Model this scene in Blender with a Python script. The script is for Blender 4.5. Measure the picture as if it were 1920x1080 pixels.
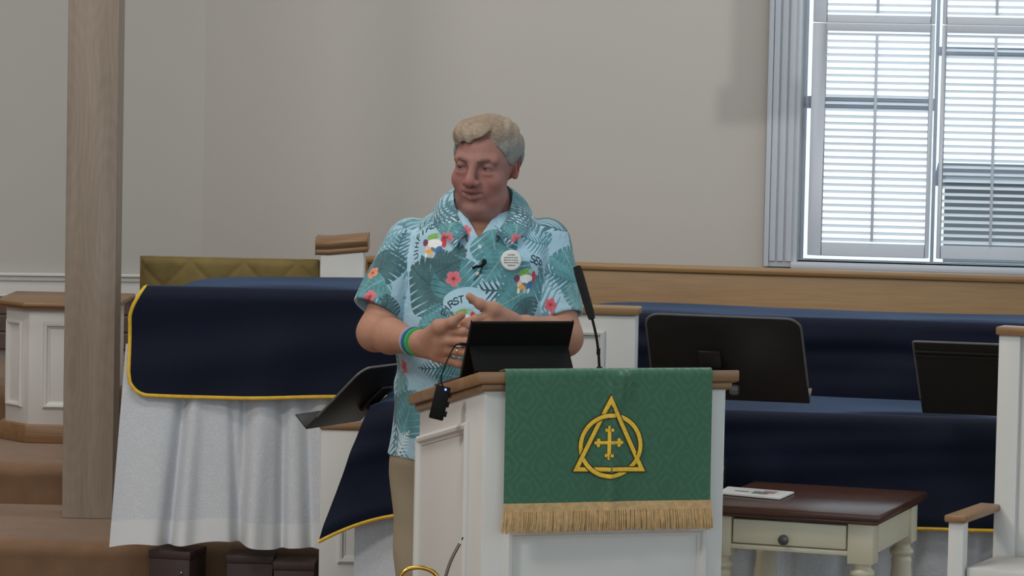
import bpy, bmesh, math, random
import numpy as np
from mathutils import Vector, Matrix

random.seed(7)
rng = np.random.default_rng(7)
S = bpy.context.scene
COL = S.collection
for o in list(bpy.data.objects):
    bpy.data.objects.remove(o)

# ------------------------------------------------------------------ camera
FPX, CAMZ = 6400.0, 1.9
PITCH, ROLL = math.atan(390 / FPX), math.radians(1.2)
fwd = Vector((0, math.cos(PITCH), -math.sin(PITCH)))
up0 = Vector((0, math.sin(PITCH), math.cos(PITCH)))
rt0 = Vector((1, 0, 0))
RT = rt0 * math.cos(ROLL) + up0 * math.sin(ROLL)
UP = up0 * math.cos(ROLL) - rt0 * math.sin(ROLL)
CAMP = Vector((0, 0, CAMZ))
cam_data = bpy.data.cameras.new('camera')
cam = bpy.data.objects.new('camera', cam_data)
COL.objects.link(cam)
cam_data.sensor_width = 36
cam_data.lens = 36 * FPX / 1920
cam_data.clip_end = 200
cam.matrix_world = Matrix(((RT.x, UP.x, -fwd.x, 0), (RT.y, UP.y, -fwd.y, 0), (RT.z, UP.z, -fwd.z, CAMZ), (0, 0, 0, 1)))
S.camera = cam

def ray(px, py):
    return fwd + RT * ((px - 960) / FPX) + UP * ((540 - py) / FPX)

def at(px, py, d):
    """point of the room seen at that pixel of the photograph, d metres into the room"""
    r = ray(px, py)
    return CAMP + r * (d / r.y)

def project(P):
    """numpy (n,3) world points to photograph pixels"""
    V = P - np.array(CAMP)
    z = V @ np.array(fwd)
    return np.stack([960 + FPX * (V @ np.array(RT)) / z, 540 - FPX * (V @ np.array(UP)) / z], 1)

# ------------------------------------------------------------------ light
def srgb(r, g, b):
    def f(c):
        c /= 255.0
        return c / 12.92 if c <= 0.04045 else ((c + 0.055) / 1.055) ** 2.4
    return (f(r), f(g), f(b))

W = bpy.data.worlds.new('sky')
S.world = W
W.use_nodes = True
bg = W.node_tree.nodes['Background']
bg.inputs[0].default_value = (0.72, 0.90, 1.0, 1)
bg.inputs[1].default_value = 2.2

def area(name, loc, target, size, energy, color, sy=None):
    l = bpy.data.lights.new(name, 'AREA')
    l.energy, l.color, l.size = energy, color, size
    if sy:
        l.shape, l.size_y = 'RECTANGLE', sy
    o = bpy.data.objects.new(name, l)
    COL.objects.link(o)
    o.location = loc
    o.rotation_euler = (Vector(target) - Vector(loc)).to_track_quat('-Z', 'Y').to_euler()
    return o

area('overhead_light', (-1.2, 6.6, 5.0), (-1.0, 8.4, 0.5), 1.6, 75, (1.0, 0.96, 0.90), 0.8)
area('overhead_light', (-3.6, 4.2, 4.7), (-0.2, 8.0, 1.0), 0.7, 125, (1.0, 0.97, 0.92), 0.7)  # added light from the left front, brightens the pulpit side and his shoulder
area('overhead_light', (1.5, 10.0, 5.0), (1.3, 10.3, 0.0), 1.6, 60, (1.0, 0.97, 0.94), 0.8)
area('overhead_light', (-2.4, 9.8, 5.0), (-1.6, 10.2, 0.0), 1.2, 45, (1.0, 0.96, 0.92), 0.8)
SPOT = Vector((0.9, 5.0, 4.9))  # added spot, aimed to throw the block's shade on the back wall
l = bpy.data.lights.new('added_spot', 'SPOT')
l.energy, l.color, l.shadow_soft_size, l.spot_size, l.spot_blend = 560, (1.0, 0.98, 0.95), 0.035, math.radians(30), 0.9
spot = bpy.data.objects.new('added_spot', l)
COL.objects.link(spot)
spot.location = SPOT
spot.rotation_euler = (Vector((0.75, 12.2, 2.15)) - SPOT).to_track_quat('-Z', 'Y').to_euler()
S.view_settings.view_transform = 'Standard'
S.view_settings.look = 'None'
S.view_settings.gamma = 1
S.view_settings.use_curve_mapping = False
S.view_settings.exposure = -0.57

# ------------------------------------------------------------------ materials
def nodes(name):
    m = bpy.data.materials.new(name)
    m.use_nodes = True
    nt = m.node_tree
    return m, nt, nt.nodes['Principled BSDF']

def N(nt, kind, **kw):
    n = nt.nodes.new(kind)
    for k, v in kw.items():
        setattr(n, k, v)
    return n

def mat(name, col, rough=0.5, var=0.08, scale=8.0, stretch=(1, 1, 1), bump=0.0, bscale=None, metal=0.0,
        sheen=0.0, tint=None, spec=0.5, detail=4.0, col2=None, coat=0.0):
    """plain procedural surface: base colour with a slow noise variation and a fine bump"""
    m, nt, p = nodes(name)
    L = nt.links.new
    tc = N(nt, 'ShaderNodeTexCoord')
    mp = N(nt, 'ShaderNodeMapping')
    mp.inputs['Scale'].default_value = stretch
    L(tc.outputs['Object'], mp.inputs[0])
    nz = N(nt, 'ShaderNodeTexNoise')
    nz.inputs['Scale'].default_value = scale
    nz.inputs['Detail'].default_value = detail
    L(mp.outputs[0], nz.inputs['Vector'])
    c = srgb(*col)
    if col2:
        a, b = c, srgb(*col2)
    else:
        a = tuple(x * (1 - var) for x in c)
        b = tuple(min(1, x * (1 + var)) for x in c)
    mx = N(nt, 'ShaderNodeMix', data_type='RGBA')
    mr = N(nt, 'ShaderNodeMapRange')
    mr.inputs[1].default_value, mr.inputs[2].default_value = 0.3, 0.7
    L(nz.outputs[0], mr.inputs[0])
    L(mr.outputs[0], mx.inputs[0])
    mx.inputs[6].default_value = (*a, 1)
    mx.inputs[7].default_value = (*b, 1)
    L(mx.outputs[2], p.inputs['Base Color'])
    p.inputs['Roughness'].default_value = rough
    p.inputs['Metallic'].default_value = metal
    p.inputs['Specular IOR Level'].default_value = spec
    if sheen:
        p.inputs['Sheen Weight'].default_value = sheen
        p.inputs['Sheen Roughness'].default_value = 0.4
        if tint:
            p.inputs['Sheen Tint'].default_value = (*tint, 1)
    if coat:
        p.inputs['Coat Weight'].default_value = coat
    if bump:
        n2 = N(nt, 'ShaderNodeTexNoise')
        n2.inputs['Scale'].default_value = bscale or scale * 8
        n2.inputs['Detail'].default_value = 3
        L(mp.outputs[0], n2.inputs['Vector'])
        bp = N(nt, 'ShaderNodeBump')
        bp.inputs['Strength'].default_value = bump
        bp.inputs['Distance'].default_value = 0.004
        L(n2.outputs[0], bp.inputs['Height'])
        L(bp.outputs[0], p.inputs['Normal'])
    return m

def wood(name, c1, c2, axis='X', scale=6.0, rough=0.4, knots=False):
    """wood with grain running along the object's axis"""
    m, nt, p = nodes(name)
    L = nt.links.new
    tc = N(nt, 'ShaderNodeTexCoord')
    mp = N(nt, 'ShaderNodeMapping')
    st = {'X': (0.06, 1, 1), 'Y': (1, 0.06, 1), 'Z': (1, 1, 0.06)}[axis]
    mp.inputs['Scale'].default_value = st
    L(tc.outputs['Object'], mp.inputs[0])
    n1 = N(nt, 'ShaderNodeTexNoise')
    n1.inputs['Scale'].default_value = scale * 3
    n1.inputs['Detail'].default_value = 3
    n1.inputs['Distortion'].default_value = 0.8
    L(mp.outputs[0], n1.inputs['Vector'])
    n2 = N(nt, 'ShaderNodeTexNoise')
    n2.inputs['Scale'].default_value = scale * 30
    n2.inputs['Detail'].default_value = 2
    L(mp.outputs[0], n2.inputs['Vector'])
    ad = N(nt, 'ShaderNodeMath', operation='MULTIPLY_ADD')
    L(n2.outputs[0], ad.inputs[0])
    ad.inputs[1].default_value = 0.5
    L(n1.outputs[0], ad.inputs[2])
    mr = N(nt, 'ShaderNodeMapRange')
    mr.inputs[1].default_value, mr.inputs[2].default_value = 0.5, 1.0
    L(ad.outputs[0], mr.inputs[0])
    fac = mr.outputs[0]
    if knots:
        mp2 = N(nt, 'ShaderNodeMapping')
        mp2.inputs['Scale'].default_value = (1, 1, 0.22)
        L(tc.outputs['Object'], mp2.inputs[0])
        vo = N(nt, 'ShaderNodeTexVoronoi')
        vo.inputs['Scale'].default_value = 7
        L(mp2.outputs[0], vo.inputs['Vector'])
        k = N(nt, 'ShaderNodeMapRange')
        k.inputs[1].default_value, k.inputs[2].default_value = 0.03, 0.12
        k.inputs[3].default_value, k.inputs[4].default_value = 0.0, 1.0
        L(vo.outputs[0], k.inputs[0])
        wv = N(nt, 'ShaderNodeMath', operation='SINE')
        ml = N(nt, 'ShaderNodeMath', operation='MULTIPLY')
        L(vo.outputs[0], ml.inputs[0])
        ml.inputs[1].default_value = 70
        L(ml.outputs[0], wv.inputs[0])
        w2 = N(nt, 'ShaderNodeMath', operation='MULTIPLY_ADD')
        L(wv.outputs[0], w2.inputs[0])
        w2.inputs[1].default_value = 0.10
        L(fac, w2.inputs[2])
        mm = N(nt, 'ShaderNodeMath', operation='MULTIPLY')
        L(w2.outputs[0], mm.inputs[0])
        L(k.outputs[0], mm.inputs[1])
        fac = mm.outputs[0]
    mx = N(nt, 'ShaderNodeMix', data_type='RGBA')
    L(fac, mx.inputs[0])
    mx.inputs[6].default_value = (*srgb(*c1), 1)
    mx.inputs[7].default_value = (*srgb(*c2), 1)
    L(mx.outputs[2], p.inputs['Base Color'])
    p.inputs['Roughness'].default_value = rough
    bp = N(nt, 'ShaderNodeBump')
    bp.inputs['Strength'].default_value = 0.15
    bp.inputs['Distance'].default_value = 0.002
    L(n2.outputs[0], bp.inputs['Height'])
    L(bp.outputs[0], p.inputs['Normal'])
    return m

M = {}
M['wall'] = mat('wall_paint', (179, 175, 169), 0.85, 0.02, 1.2)
M['ceiling'] = mat('ceiling_paint', (225, 222, 215), 0.9, 0.02, 1.2)
M['white'] = mat('white_paint', (214, 211, 207), 0.45, 0.015, 3, bump=0.03, bscale=60)
M['shutter'] = mat('shutter_paint', (188, 194, 204), 0.5, 0.01, 3)
M['carpet'] = mat('carpet', (132, 101, 76), 0.95, 0.10, 14, bump=0.5, bscale=420, sheen=0.3)
M['oak'] = wood('oak', (122, 88, 58), (156, 120, 84), 'X', 5, 0.38)
M['oak_light'] = wood('light_oak', (142, 108, 68), (168, 132, 88), 'X', 4, 0.4)
M['oak_y'] = wood('oak_along_y', (122, 88, 58), (156, 120, 84), 'Y', 5, 0.38)
M['walnut'] = wood('dark_walnut', (58, 34, 26), (96, 58, 42), 'X', 5, 0.28)
M['post'] = wood('weathered_post_wood', (144, 127, 113), (164, 148, 134), 'Z', 5, 0.7, knots=True)
M['navy'] = mat('navy_cloth', (10, 16, 36), 0.75, 0.10, 5, bump=0.12, bscale=300, sheen=0.26, spec=0.2, tint=(0.35, 0.55, 1.0))
M['piping'] = mat('gold_piping', (222, 176, 44), 0.5, 0.12, 60)
M['black'] = mat('black_metal', (32, 31, 30), 0.42, 0.06, 9)
M['louver'] = mat('louver_glow_paint', (222, 228, 236), 0.5, 0.01, 3)  # lighter copy of the shutter paint, standing for daylight glow on the slats
M['rim'] = mat('rim_highlight_knob_grey', (92, 91, 88), 0.4, 0.1, 30)  # edge highlight painted as a lighter grey on the rims; knobs share it
M['black_plastic'] = mat('black_plastic', (13, 13, 14), 0.6, 0.06, 30, spec=0.2)
M['foam'] = mat('black_foam', (20, 20, 24), 0.95, 0.2, 120, bump=0.4, bscale=400)
M['brass'] = mat('brass', (212, 168, 84), 0.22, 0.08, 20, metal=1.0)
M['chrome'] = mat('steel', (150, 140, 132), 0.25, 0.08, 20, metal=1.0)
M['cream'] = mat('cream_paint', (216, 206, 180), 0.4, 0.03, 6, bump=0.03)
M['brick'] = mat('brown_brick', (78, 65, 61), 0.9, 0.3, 10, bump=0.4, bscale=60, col2=(98, 78, 71))
M['mortar'] = mat('mortar', (142, 134, 127), 0.95, 0.1, 20)
M['block'] = mat('dark_stained_wood', (56, 36, 34), 0.6, 0.2, 6, bump=0.2, bscale=40)
M['paper'] = mat('paper', (240, 240, 238), 0.7, 0.01, 3)
M['tan'] = mat('khaki_cotton', (156, 142, 120), 0.9, 0.05, 8, bump=0.1, bscale=300)
M['shoe'] = mat('brown_leather', (60, 40, 30), 0.4, 0.1, 10)

# ------------------------------------------------------------------ mesh helpers
def finish(name, me, m, parent=None, smooth=False):
    o = bpy.data.objects.new(name, me)
    COL.objects.link(o)
    if m:
        me.materials.append(m)
    if parent:
        o.parent = parent
    if smooth:
        me.polygons.foreach_set('use_smooth', [True] * len(me.polygons))
    return o

def obj(name, bm, m, parent=None, bevel=0.0, smooth=False, seg=2):
    if bevel:
        bmesh.ops.remove_doubles(bm, verts=bm.verts, dist=1e-6)
        es = [e for e in bm.edges if len(e.link_faces) == 2 and e.calc_face_angle(0) > 0.5]
        bmesh.ops.bevel(bm, geom=es, offset=bevel, segments=seg, profile=0.5, affect='EDGES', clamp_overlap=True)
    bmesh.ops.recalc_face_normals(bm, faces=bm.faces)
    me = bpy.data.meshes.new(name)
    bm.to_mesh(me)
    bm.free()
    o = finish(name, me, m, parent, smooth)
    if smooth or bevel:
        me.set_sharp_from_angle(angle=math.radians(40))
        me.polygons.foreach_set('use_smooth', [True] * len(me.polygons))
    return o

def bx(bm, x0, x1, y0, y1, z0, z1, slope=0.0, mtx=None):
    """box; slope lowers z per metre of y"""
    vs = []
    for x, y, z in ((x0, y0, z0), (x1, y0, z0), (x1, y1, z0), (x0, y1, z0), (x0, y0, z1), (x1, y0, z1), (x1, y1, z1), (x0, y1, z1)):
        v = Vector((x, y, z - slope * y))
        if mtx:
            v = mtx @ v
        vs.append(bm.verts.new(v))
    for f in ((3, 2, 1, 0), (4, 5, 6, 7), (0, 1, 5, 4), (1, 2, 6, 5), (2, 3, 7, 6), (3, 0, 4, 7)):
        bm.faces.new([vs[i] for i in f])
    return bm

def box(*a, **k):
    return bx(bmesh.new(), *a, **k)

def prism(bm, pts, z0, z1):
    """upright prism over a plan polygon (counter-clockwise)"""
    lo = [bm.verts.new((x, y, z0)) for x, y in pts]
    hi = [bm.verts.new((x, y, z1)) for x, y in pts]
    n = len(pts)
    bm.faces.new(lo[::-1])
    bm.faces.new(hi)
    for i in range(n):
        bm.faces.new((lo[i], lo[(i + 1) % n], hi[(i + 1) % n], hi[i]))
    return bm

def offset_poly(pts, d):
    n = len(pts)
    out = []
    for i in range(n):
        a, b, c = Vector(pts[i - 1]), Vector(pts[i]), Vector(pts[(i + 1) % n])
        u, v = (b - a).normalized(), (c - b).normalized()
        n1, n2 = Vector((u.y, -u.x)), Vector((v.y, -v.x))
        k = (n1 + n2).normalized()
        out.append(tuple(b + k * (d / max(0.3, k.dot(n1)))))
    return out

def tube(bm, pts, r, seg=8, cap=True):
    """tube through points; r a number or one per point"""
    pts = [Vector(p) for p in pts]
    n = len(pts)
    rs = [r] * n if not hasattr(r, '__len__') else list(r)
    rings = []
    nrm = None
    for i in range(n):
        t = (pts[min(i + 1, n - 1)] - pts[max(i - 1, 0)]).normalized()
        if nrm is None:
            nrm = t.orthogonal().normalized()
        nrm = (nrm - t * nrm.dot(t)).normalized()
        b = t.cross(nrm)
        rings.append([bm.verts.new(pts[i] + (nrm * math.cos(2 * math.pi * k / seg) + b * math.sin(2 * math.pi * k / seg)) * rs[i]) for k in range(seg)])
    for i in range(n - 1):
        for k in range(seg):
            bm.faces.new((rings[i][k], rings[i][(k + 1) % seg], rings[i + 1][(k + 1) % seg], rings[i + 1][k]))
    if cap:
        bm.faces.new(rings[0][::-1])
        bm.faces.new(rings[-1])
    return bm

def lathe(bm, prof, seg=20, center=(0, 0)):
    """turned piece: profile of (radius, z)"""
    rings = []
    for r, z in prof:
        rings.append([bm.verts.new((center[0] + r * math.cos(2 * math.pi * k / seg), center[1] + r * math.sin(2 * math.pi * k / seg), z)) for k in range(seg)])
    for a, b in zip(rings, rings[1:]):
        for k in range(seg):
            bm.faces.new((a[k], a[(k + 1) % seg], b[(k + 1) % seg], b[k]))
    bm.faces.new(rings[0][::-1])
    bm.faces.new(rings[-1])
    return bm

def smooth_path(pts, n=8):
    """Catmull-Rom through points"""
    P = [Vector(p) for p in pts]
    P = [P[0] * 2 - P[1]] + P + [P[-1] * 2 - P[-2]]
    out = []
    for i in range(1, len(P) - 2):
        for k in range(n):
            t = k / n
            a, b, c, d = P[i - 1:i + 3]
            out.append(0.5 * ((2 * b) + (c - a) * t + (2 * a - 5 * b + 4 * c - d) * t * t + (3 * b - a - 3 * c + d) * t ** 3))
    out.append(P[-2])
    return out

def grid_obj(name, P, m, parent=None, thick=0.0, smooth=True, uv=False):
    """(nu,nv,3) array of points to a sheet, thickened"""
    nu, nv, _ = P.shape
    V = P.reshape(-1, 3)
    i = np.arange(nu * nv).reshape(nu, nv)
    Fc = np.stack([i[:-1, :-1], i[1:, :-1], i[1:, 1:], i[:-1, 1:]], -1).reshape(-1, 4)
    if thick:
        du = np.gradient(P, axis=0)
        dv = np.gradient(P, axis=1)
        nn = np.cross(du, dv)
        nn /= np.maximum(1e-9, np.linalg.norm(nn, axis=2, keepdims=True))
        V2 = (P - nn * thick).reshape(-1, 3)
        k = nu * nv
        F2 = Fc[:, ::-1] + k
        rim = np.concatenate([i[0, :], i[1:, -1], i[-1, -2::-1], i[-2:0:-1, 0]])
        rn = np.roll(rim, -1)
        F3 = np.stack([rn, rim, rim + k, rn + k], 1)
        V = np.concatenate([V, V2])
        Fc = np.concatenate([Fc, F2, F3])
    me = bpy.data.meshes.new(name)
    me.from_pydata(V.tolist(), [], Fc.tolist())
    me.update()
    o = finish(name, me, m, parent, smooth)
    me.set_sharp_from_angle(angle=math.radians(60))
    return o

def thing(name, label, cat, loc=(0, 0, 0), yaw=0.0, group=None):
    o = bpy.data.objects.new(name, None)
    o.empty_display_size = 0.1
    COL.objects.link(o)
    o.location = loc
    o.rotation_euler = (0, 0, math.radians(yaw))
    o['label'], o['category'] = label, cat
    if group:
        o['group'] = group
    return o

def tag(o, label, cat, group=None):
    o['label'], o['category'] = label, cat
    if group:
        o['group'] = group
    return o

def struct(o):
    o['kind'] = 'structure'
    return o

def frame(loc, yaw):
    return Matrix.Translation(loc) @ Matrix.Rotation(math.radians(yaw), 4, 'Z')

def on_plane(px, py, mtx, y0):
    """local (x, z) where the sight line meets the plane y = y0 of that frame"""
    inv = mtx.inverted()
    o = inv @ CAMP
    d = inv.to_3x3() @ ray(px, py)
    t = (y0 - o.y) / d.y
    p = o + d * t
    return p.x, p.z

def linspace(a, b, n):
    return [a + (b - a) * i / (n - 1) for i in range(n)]

def sph(bm, c, r, seg=12, rings=8, scale=(1, 1, 1)):
    mtx = Matrix.Translation(c) @ Matrix.Diagonal((r * scale[0], r * scale[1], r * scale[2], 1))
    bmesh.ops.create_uvsphere(bm, u_segments=seg, v_segments=rings, radius=1, matrix=mtx)
    return bm
# ------------------------------------------------------------------ the room
X0, X1, ZC = -5.0, 6.2, 5.2
struct(obj('floor', box(X0, X1, -3, 13.4, -0.1, 0.0), M['carpet']))
def step(y0, y1, z0, z1, x0=X0, x1=X1):
    bm = bmesh.new()
    r, n = 0.035, 6
    prof = [(y1, z0), (y0 + 0.015, z0), (y0 + 0.012, z1 - 2 * r)]
    prof += [(y0 + r - r * math.sin(a), z1 - r + r * math.cos(a)) for a in linspace(math.radians(110), 0, n)]
    prof += [(y1, z1)]
    a = [bm.verts.new((x0, y, z)) for y, z in prof]
    b = [bm.verts.new((x1, y, z)) for y, z in prof]
    k = len(prof)
    for i in range(k):
        bm.faces.new((a[i], a[(i + 1) % k], b[(i + 1) % k], b[i]))
    bm.faces.new(a[::-1])
    bm.faces.new(b)
    return struct(obj('floor_step', bm, M['carpet'], smooth=True))
step(8.64, 9.64, 0.0, 0.27)
step(9.62, 10.42, 0.0, 0.57)
step(10.40, 11.32, 0.0, 0.70)
step(11.30, 13.3, 0.0, 0.85)
PLAT = 0.2
step(7.45, 8.66, 0.0, PLAT, 0.48, X1)          # low dais under the small table and the chair

CORNER = at(378, 540, 12.4); CORNER.z = 0
WBm = frame(CORNER, -8)
wall_back = thing('wall_back', 'pale grey beige plaster wall behind the chancel', 'wall', CORNER, -8)
del wall_back['label'], wall_back['category']
struct(wall_back)
def wl(px, py, y0=0.0):
    return on_plane(px, py, WBm, y0)
ox0, oz0 = wl(1494, 490)
ox1 = wl(1992, 300)[0]
oz1 = wl(1750, 45)[1] + 0.86
TH = 0.22
bm = bmesh.new()
bx(bm, -0.02, ox0, 0, TH, 0, ZC)
bx(bm, ox1, 7.2, 0, TH, 0, ZC)
bx(bm, ox0, ox1, 0, TH, 0, oz0)
bx(bm, ox0, ox1, 0, TH, oz1, ZC)
obj('plaster', bm, M['wall'], wall_back)
# the window in the back wall with its shutters
win = bpy.data.objects.new('window_1', None); COL.objects.link(win)
win.location, win.rotation_euler = CORNER, (0, 0, math.radians(-8))
struct(win)
cw = ox0 - wl(1437, 300)[0]
bm = bmesh.new()
for (x0, x1) in ((ox0 - cw, ox0), (ox1, ox1 + cw)):
    bx(bm, x0, x1, -0.022, 0.002, oz0 - 0.02, oz1 + 0.02)
    for k in range(3):
        c = x0 + cw * (0.26 + 0.24 * k)
        bx(bm, c - 0.011, c + 0.011, -0.032, -0.02, oz0, oz1)
    bx(bm, x0, x0 + 0.018, -0.036, -0.02, oz0 - 0.02, oz1 + 0.02)
    bx(bm, x1 - 0.014, x1, -0.026, -0.02, oz0 - 0.02, oz1 + 0.02)
bx(bm, ox0 - cw, ox1 + cw, -0.03, 0.002, oz1, oz1 + cw)
obj('casing', bm, M['shutter'], win, 0.003)
obj('sill', box(ox0 - 0.02, ox1 + 0.02, -0.055, 0.10, oz0 - 0.024, oz0), M['shutter'], win, 0.006)
obj('apron', box(ox0 - cw, ox1 + cw, -0.02, 0.002, oz0 - 0.12, oz0 - 0.026), M['shutter'], win, 0.003)
# outer sash with its bars and panes
bm = bmesh.new()
ys0, ys1 = 0.15, 0.19
zm = wl(1640, 194, 0.17)[1]
zm2 = wl(1860, 98, 0.17)[1]
xm = wl(1752, 300, 0.17)[0]
bx(bm, ox0, ox0 + 0.012, ys0, ys1, oz0, oz1); bx(bm, ox1 - 0.02, ox1, ys0, ys1, oz0, oz1)
bx(bm, xm - 0.006, xm + 0.006, ys0, ys1, oz0, oz1)
bx(bm, ox0, ox1, ys0, ys1, oz1 - 0.04, oz1); bx(bm, ox0, ox1, ys0, ys1, oz0 - 0.01, oz0 + 0.003)
bx(bm, ox0, xm, ys0, ys1, zm - 0.022, zm + 0.022)
bx(bm, xm, ox1, ys0, ys1, zm2 - 0.016, zm2 + 0.016)
obj('sash', bm, M['shutter'], win, 0.002)
mg, ntg, pg = nodes('window_glass')
for n in list(ntg.nodes):
    if n.type == 'BSDF_PRINCIPLED':
        ntg.nodes.remove(n)
gl = N(ntg, 'ShaderNodeBsdfGlass'); gl.inputs['IOR'].default_value = 1.02; gl.inputs['Roughness'].default_value = 0.0
gn = N(ntg, 'ShaderNodeTexNoise'); gn.inputs['Scale'].default_value = 2
gm = N(ntg, 'ShaderNodeMix', data_type='RGBA')
ntg.links.new(gn.outputs[0], gm.inputs[0])
gm.inputs[6].default_value = (0.97, 0.99, 1, 1); gm.inputs[7].default_value = (1, 1, 1, 1)
ntg.links.new(gm.outputs[2], gl.inputs['Color'])
ntg.links.new(gl.outputs[0], ntg.nodes['Material Output'].inputs[0])
for (a, b, c, d) in ((ox0 + 0.012, xm - 0.006, oz0 + 0.012, zm - 0.022), (ox0 + 0.012, xm - 0.006, zm + 0.022, oz1 - 0.04),
                     (xm + 0.006, ox1 - 0.02, oz0 + 0.012, zm2 - 0.016), (xm + 0.006, ox1 - 0.02, zm2 + 0.016, oz1 - 0.04)):
    obj('pane', box(a, b, 0.168, 0.172, c, d), mg, win)
# four shutter panels of slats
YS = 0.035
def lx(px, py):
    return wl(px, py, YS)[0]
zt_lou, zb_lou = wl(1645, 59, YS)[1], wl(1640, 457, YS)[1]
zb_pan = wl(1640, 481, YS)[1]
zt_pan = wl(1640, 45, YS)[1]
NL = 31
pitch = (zt_lou - zb_lou) / NL
louver_mesh = {}
def louver(wd):
    key = round(wd, 4)
    if key not in louver_mesh:
        bm = bmesh.new()
        h, t = 0.0146, 0.0021
        prof = [(-h, 0), (-h * 0.6, t), (h * 0.6, t), (h, 0), (h * 0.6, -t), (-h * 0.6, -t)]
        a = math.radians(19)
        prof = [(y * math.cos(a) - z * math.sin(a), y * math.sin(a) + z * math.cos(a)) for y, z in prof]
        va = [bm.verts.new((-wd / 2, y, z)) for y, z in prof]
        vb = [bm.verts.new((wd / 2, y, z)) for y, z in prof]
        for i in range(6):
            bm.faces.new((va[i], va[(i + 1) % 6], vb[(i + 1) % 6], vb[i]))
        bm.faces.new(va[::-1]); bm.faces.new(vb)
        bmesh.ops.recalc_face_normals(bm, faces=bm.faces)
        me = bpy.data.meshes.new('louver'); bm.to_mesh(me); bm.free()
        me.materials.append(M['louver'])
        louver_mesh[key] = me
    return louver_mesh[key]
for (pl, pr, sl, sr) in ((1519, 1747, 1545, 1739), (1761, 1984, 1769, 1960)):
    x0, x1, a0, a1 = lx(pl, 270), lx(pr, 270), lx(sl, 270), lx(sr, 270)
    for up in (0, 1):
        hgt = zt_pan - zb_pan
        dz = (hgt + 0.004) * up
        zb, ztop = zb_pan + dz, zt_pan + dz
        bm = bmesh.new()
        bx(bm, x0, a0, YS - 0.014, YS + 0.014, zb, ztop)
        bx(bm, a1, x1, YS - 0.014, YS + 0.014, zb, ztop)
        lo_h = (zb_lou - zb_pan) if not up else (zt_pan - zt_lou)
        l0 = zb + lo_h
        l1 = l0 + NL * pitch
        bx(bm, a0, a1, YS - 0.014, YS + 0.014, zb, l0)
        bx(bm, a0, a1, YS - 0.014, YS + 0.014, l1, ztop)
        fr = obj('shutter', bm, M['shutter'], win, 0.002)
        for k in range(NL):
            o = bpy.data.objects.new('louver', louver(a1 - a0 - 0.002)); COL.objects.link(o)
            o.parent = fr
            o.location = ((a0 + a1) / 2, YS, l0 + pitch * (k + 0.5))
            if (k * 7 + up) % 9 == 0:
                o.rotation_euler.x = math.radians(3)
        xr = (a0 + a1) / 2 - 0.004
        obj('tilt_rod', box(xr - 0.005, xr + 0.005, YS - 0.027, YS - 0.017, l0 + 0.012, l1 - 0.008), M['shutter'], fr, 0.002)

# angled wall at the left: plaster above, brick below, wooden rail between
WLm = frame(CORNER, 9)
wall_left = bpy.data.objects.new('wall_left', None); COL.objects.link(wall_left)
wall_left.location, wall_left.rotation_euler = CORNER, (0, 0, math.radians(9))
struct(wall_left)
def wq(px, py):
    return on_plane(px, py, WLm, 0)
zr1 = wq(230, 513)[1]; zr0 = wq(230, 558)[1]
obj('plaster', box(-4.1, 0.03, 0, 0.2, zr0, ZC), M['wall'], wall_left)
obj('mortar_bed', box(-4.1, 0.03, 0.012, 0.2, 0.5, zr0), M['mortar'], wall_left)
bw, bh, j = 0.190, 0.0535, 0.010
zc0 = zr0 - j
brick_mesh = []
for k in range(3):
    bm = bmesh.new()
    bx(bm, 0, bw, -random.uniform(0, .004), 0.03, 0, bh)
    me = bpy.data.meshes.new('brick')
    o = obj('brick', bm, M['brick'], wall_left, 0.003, seg=1)
    brick_mesh.append(o.data); bpy.data.objects.remove(o)
row = 0
z = zc0 - bh
while z > 0.83:
    x = -0.06 - (row % 2) * (bw + j) / 2
    while x > -1.75:
        o = bpy.data.objects.new('brick', random.choice(brick_mesh)); COL.objects.link(o); o.parent = wall_left
        o.location = (x - bw, random.uniform(-.002, .002), z)
        x -= bw + j
    z -= bh + j
    row += 1
# chair rail on the left wall
tr = bpy.data.objects.new('trim_1', None); COL.objects.link(tr)
tr.location, tr.rotation_euler = CORNER, (0, 0, math.radians(9)); struct(tr)
zA, zB, zC_ = wq(230, 519)[1], wq(230, 528)[1], wq(230, 552)[1]
obj('rail_cap', box(-4.1, -0.0, -0.035, 0.0, zA, zr1), M['white'], tr, 0.004)
obj('rail_bead', box(-4.1, -0.0, -0.022, 0.0, zB, zA), M['white'], tr, 0.003)
obj('rail_board', box(-4.1, -0.0, -0.012, 0.0, zC_, zB), M['white'], tr, 0.002)
obj('rail_foot', box(-4.1, -0.0, -0.02, 0.0, zr0, zC_), M['white'], tr, 0.003)
# sides and ceiling of the hall (the nave end is open to the sky's light)
yl = (WLm @ Vector((-4.0, 0, 0))).y
struct(obj('wall_side_left', box(X0 - 0.2, X0, -3, yl + 0.2, 0, ZC), M['wall']))
bm = bmesh.new()
bx(bm, X1, X1 + 0.2, -3, 3.4, 0, ZC); bx(bm, X1, X1 + 0.2, 10.9, 13.2, 0, ZC)
bx(bm, X1, X1 + 0.2, 3.4, 10.9, 0, 0.8); bx(bm, X1, X1 + 0.2, 3.4, 10.9, 4.6, ZC)
struct(obj('wall_right', bm, M['wall']))
struct(obj('ceiling', box(X0, X1, -3, 13.4, ZC, ZC + 0.15), M['ceiling']))

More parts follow.
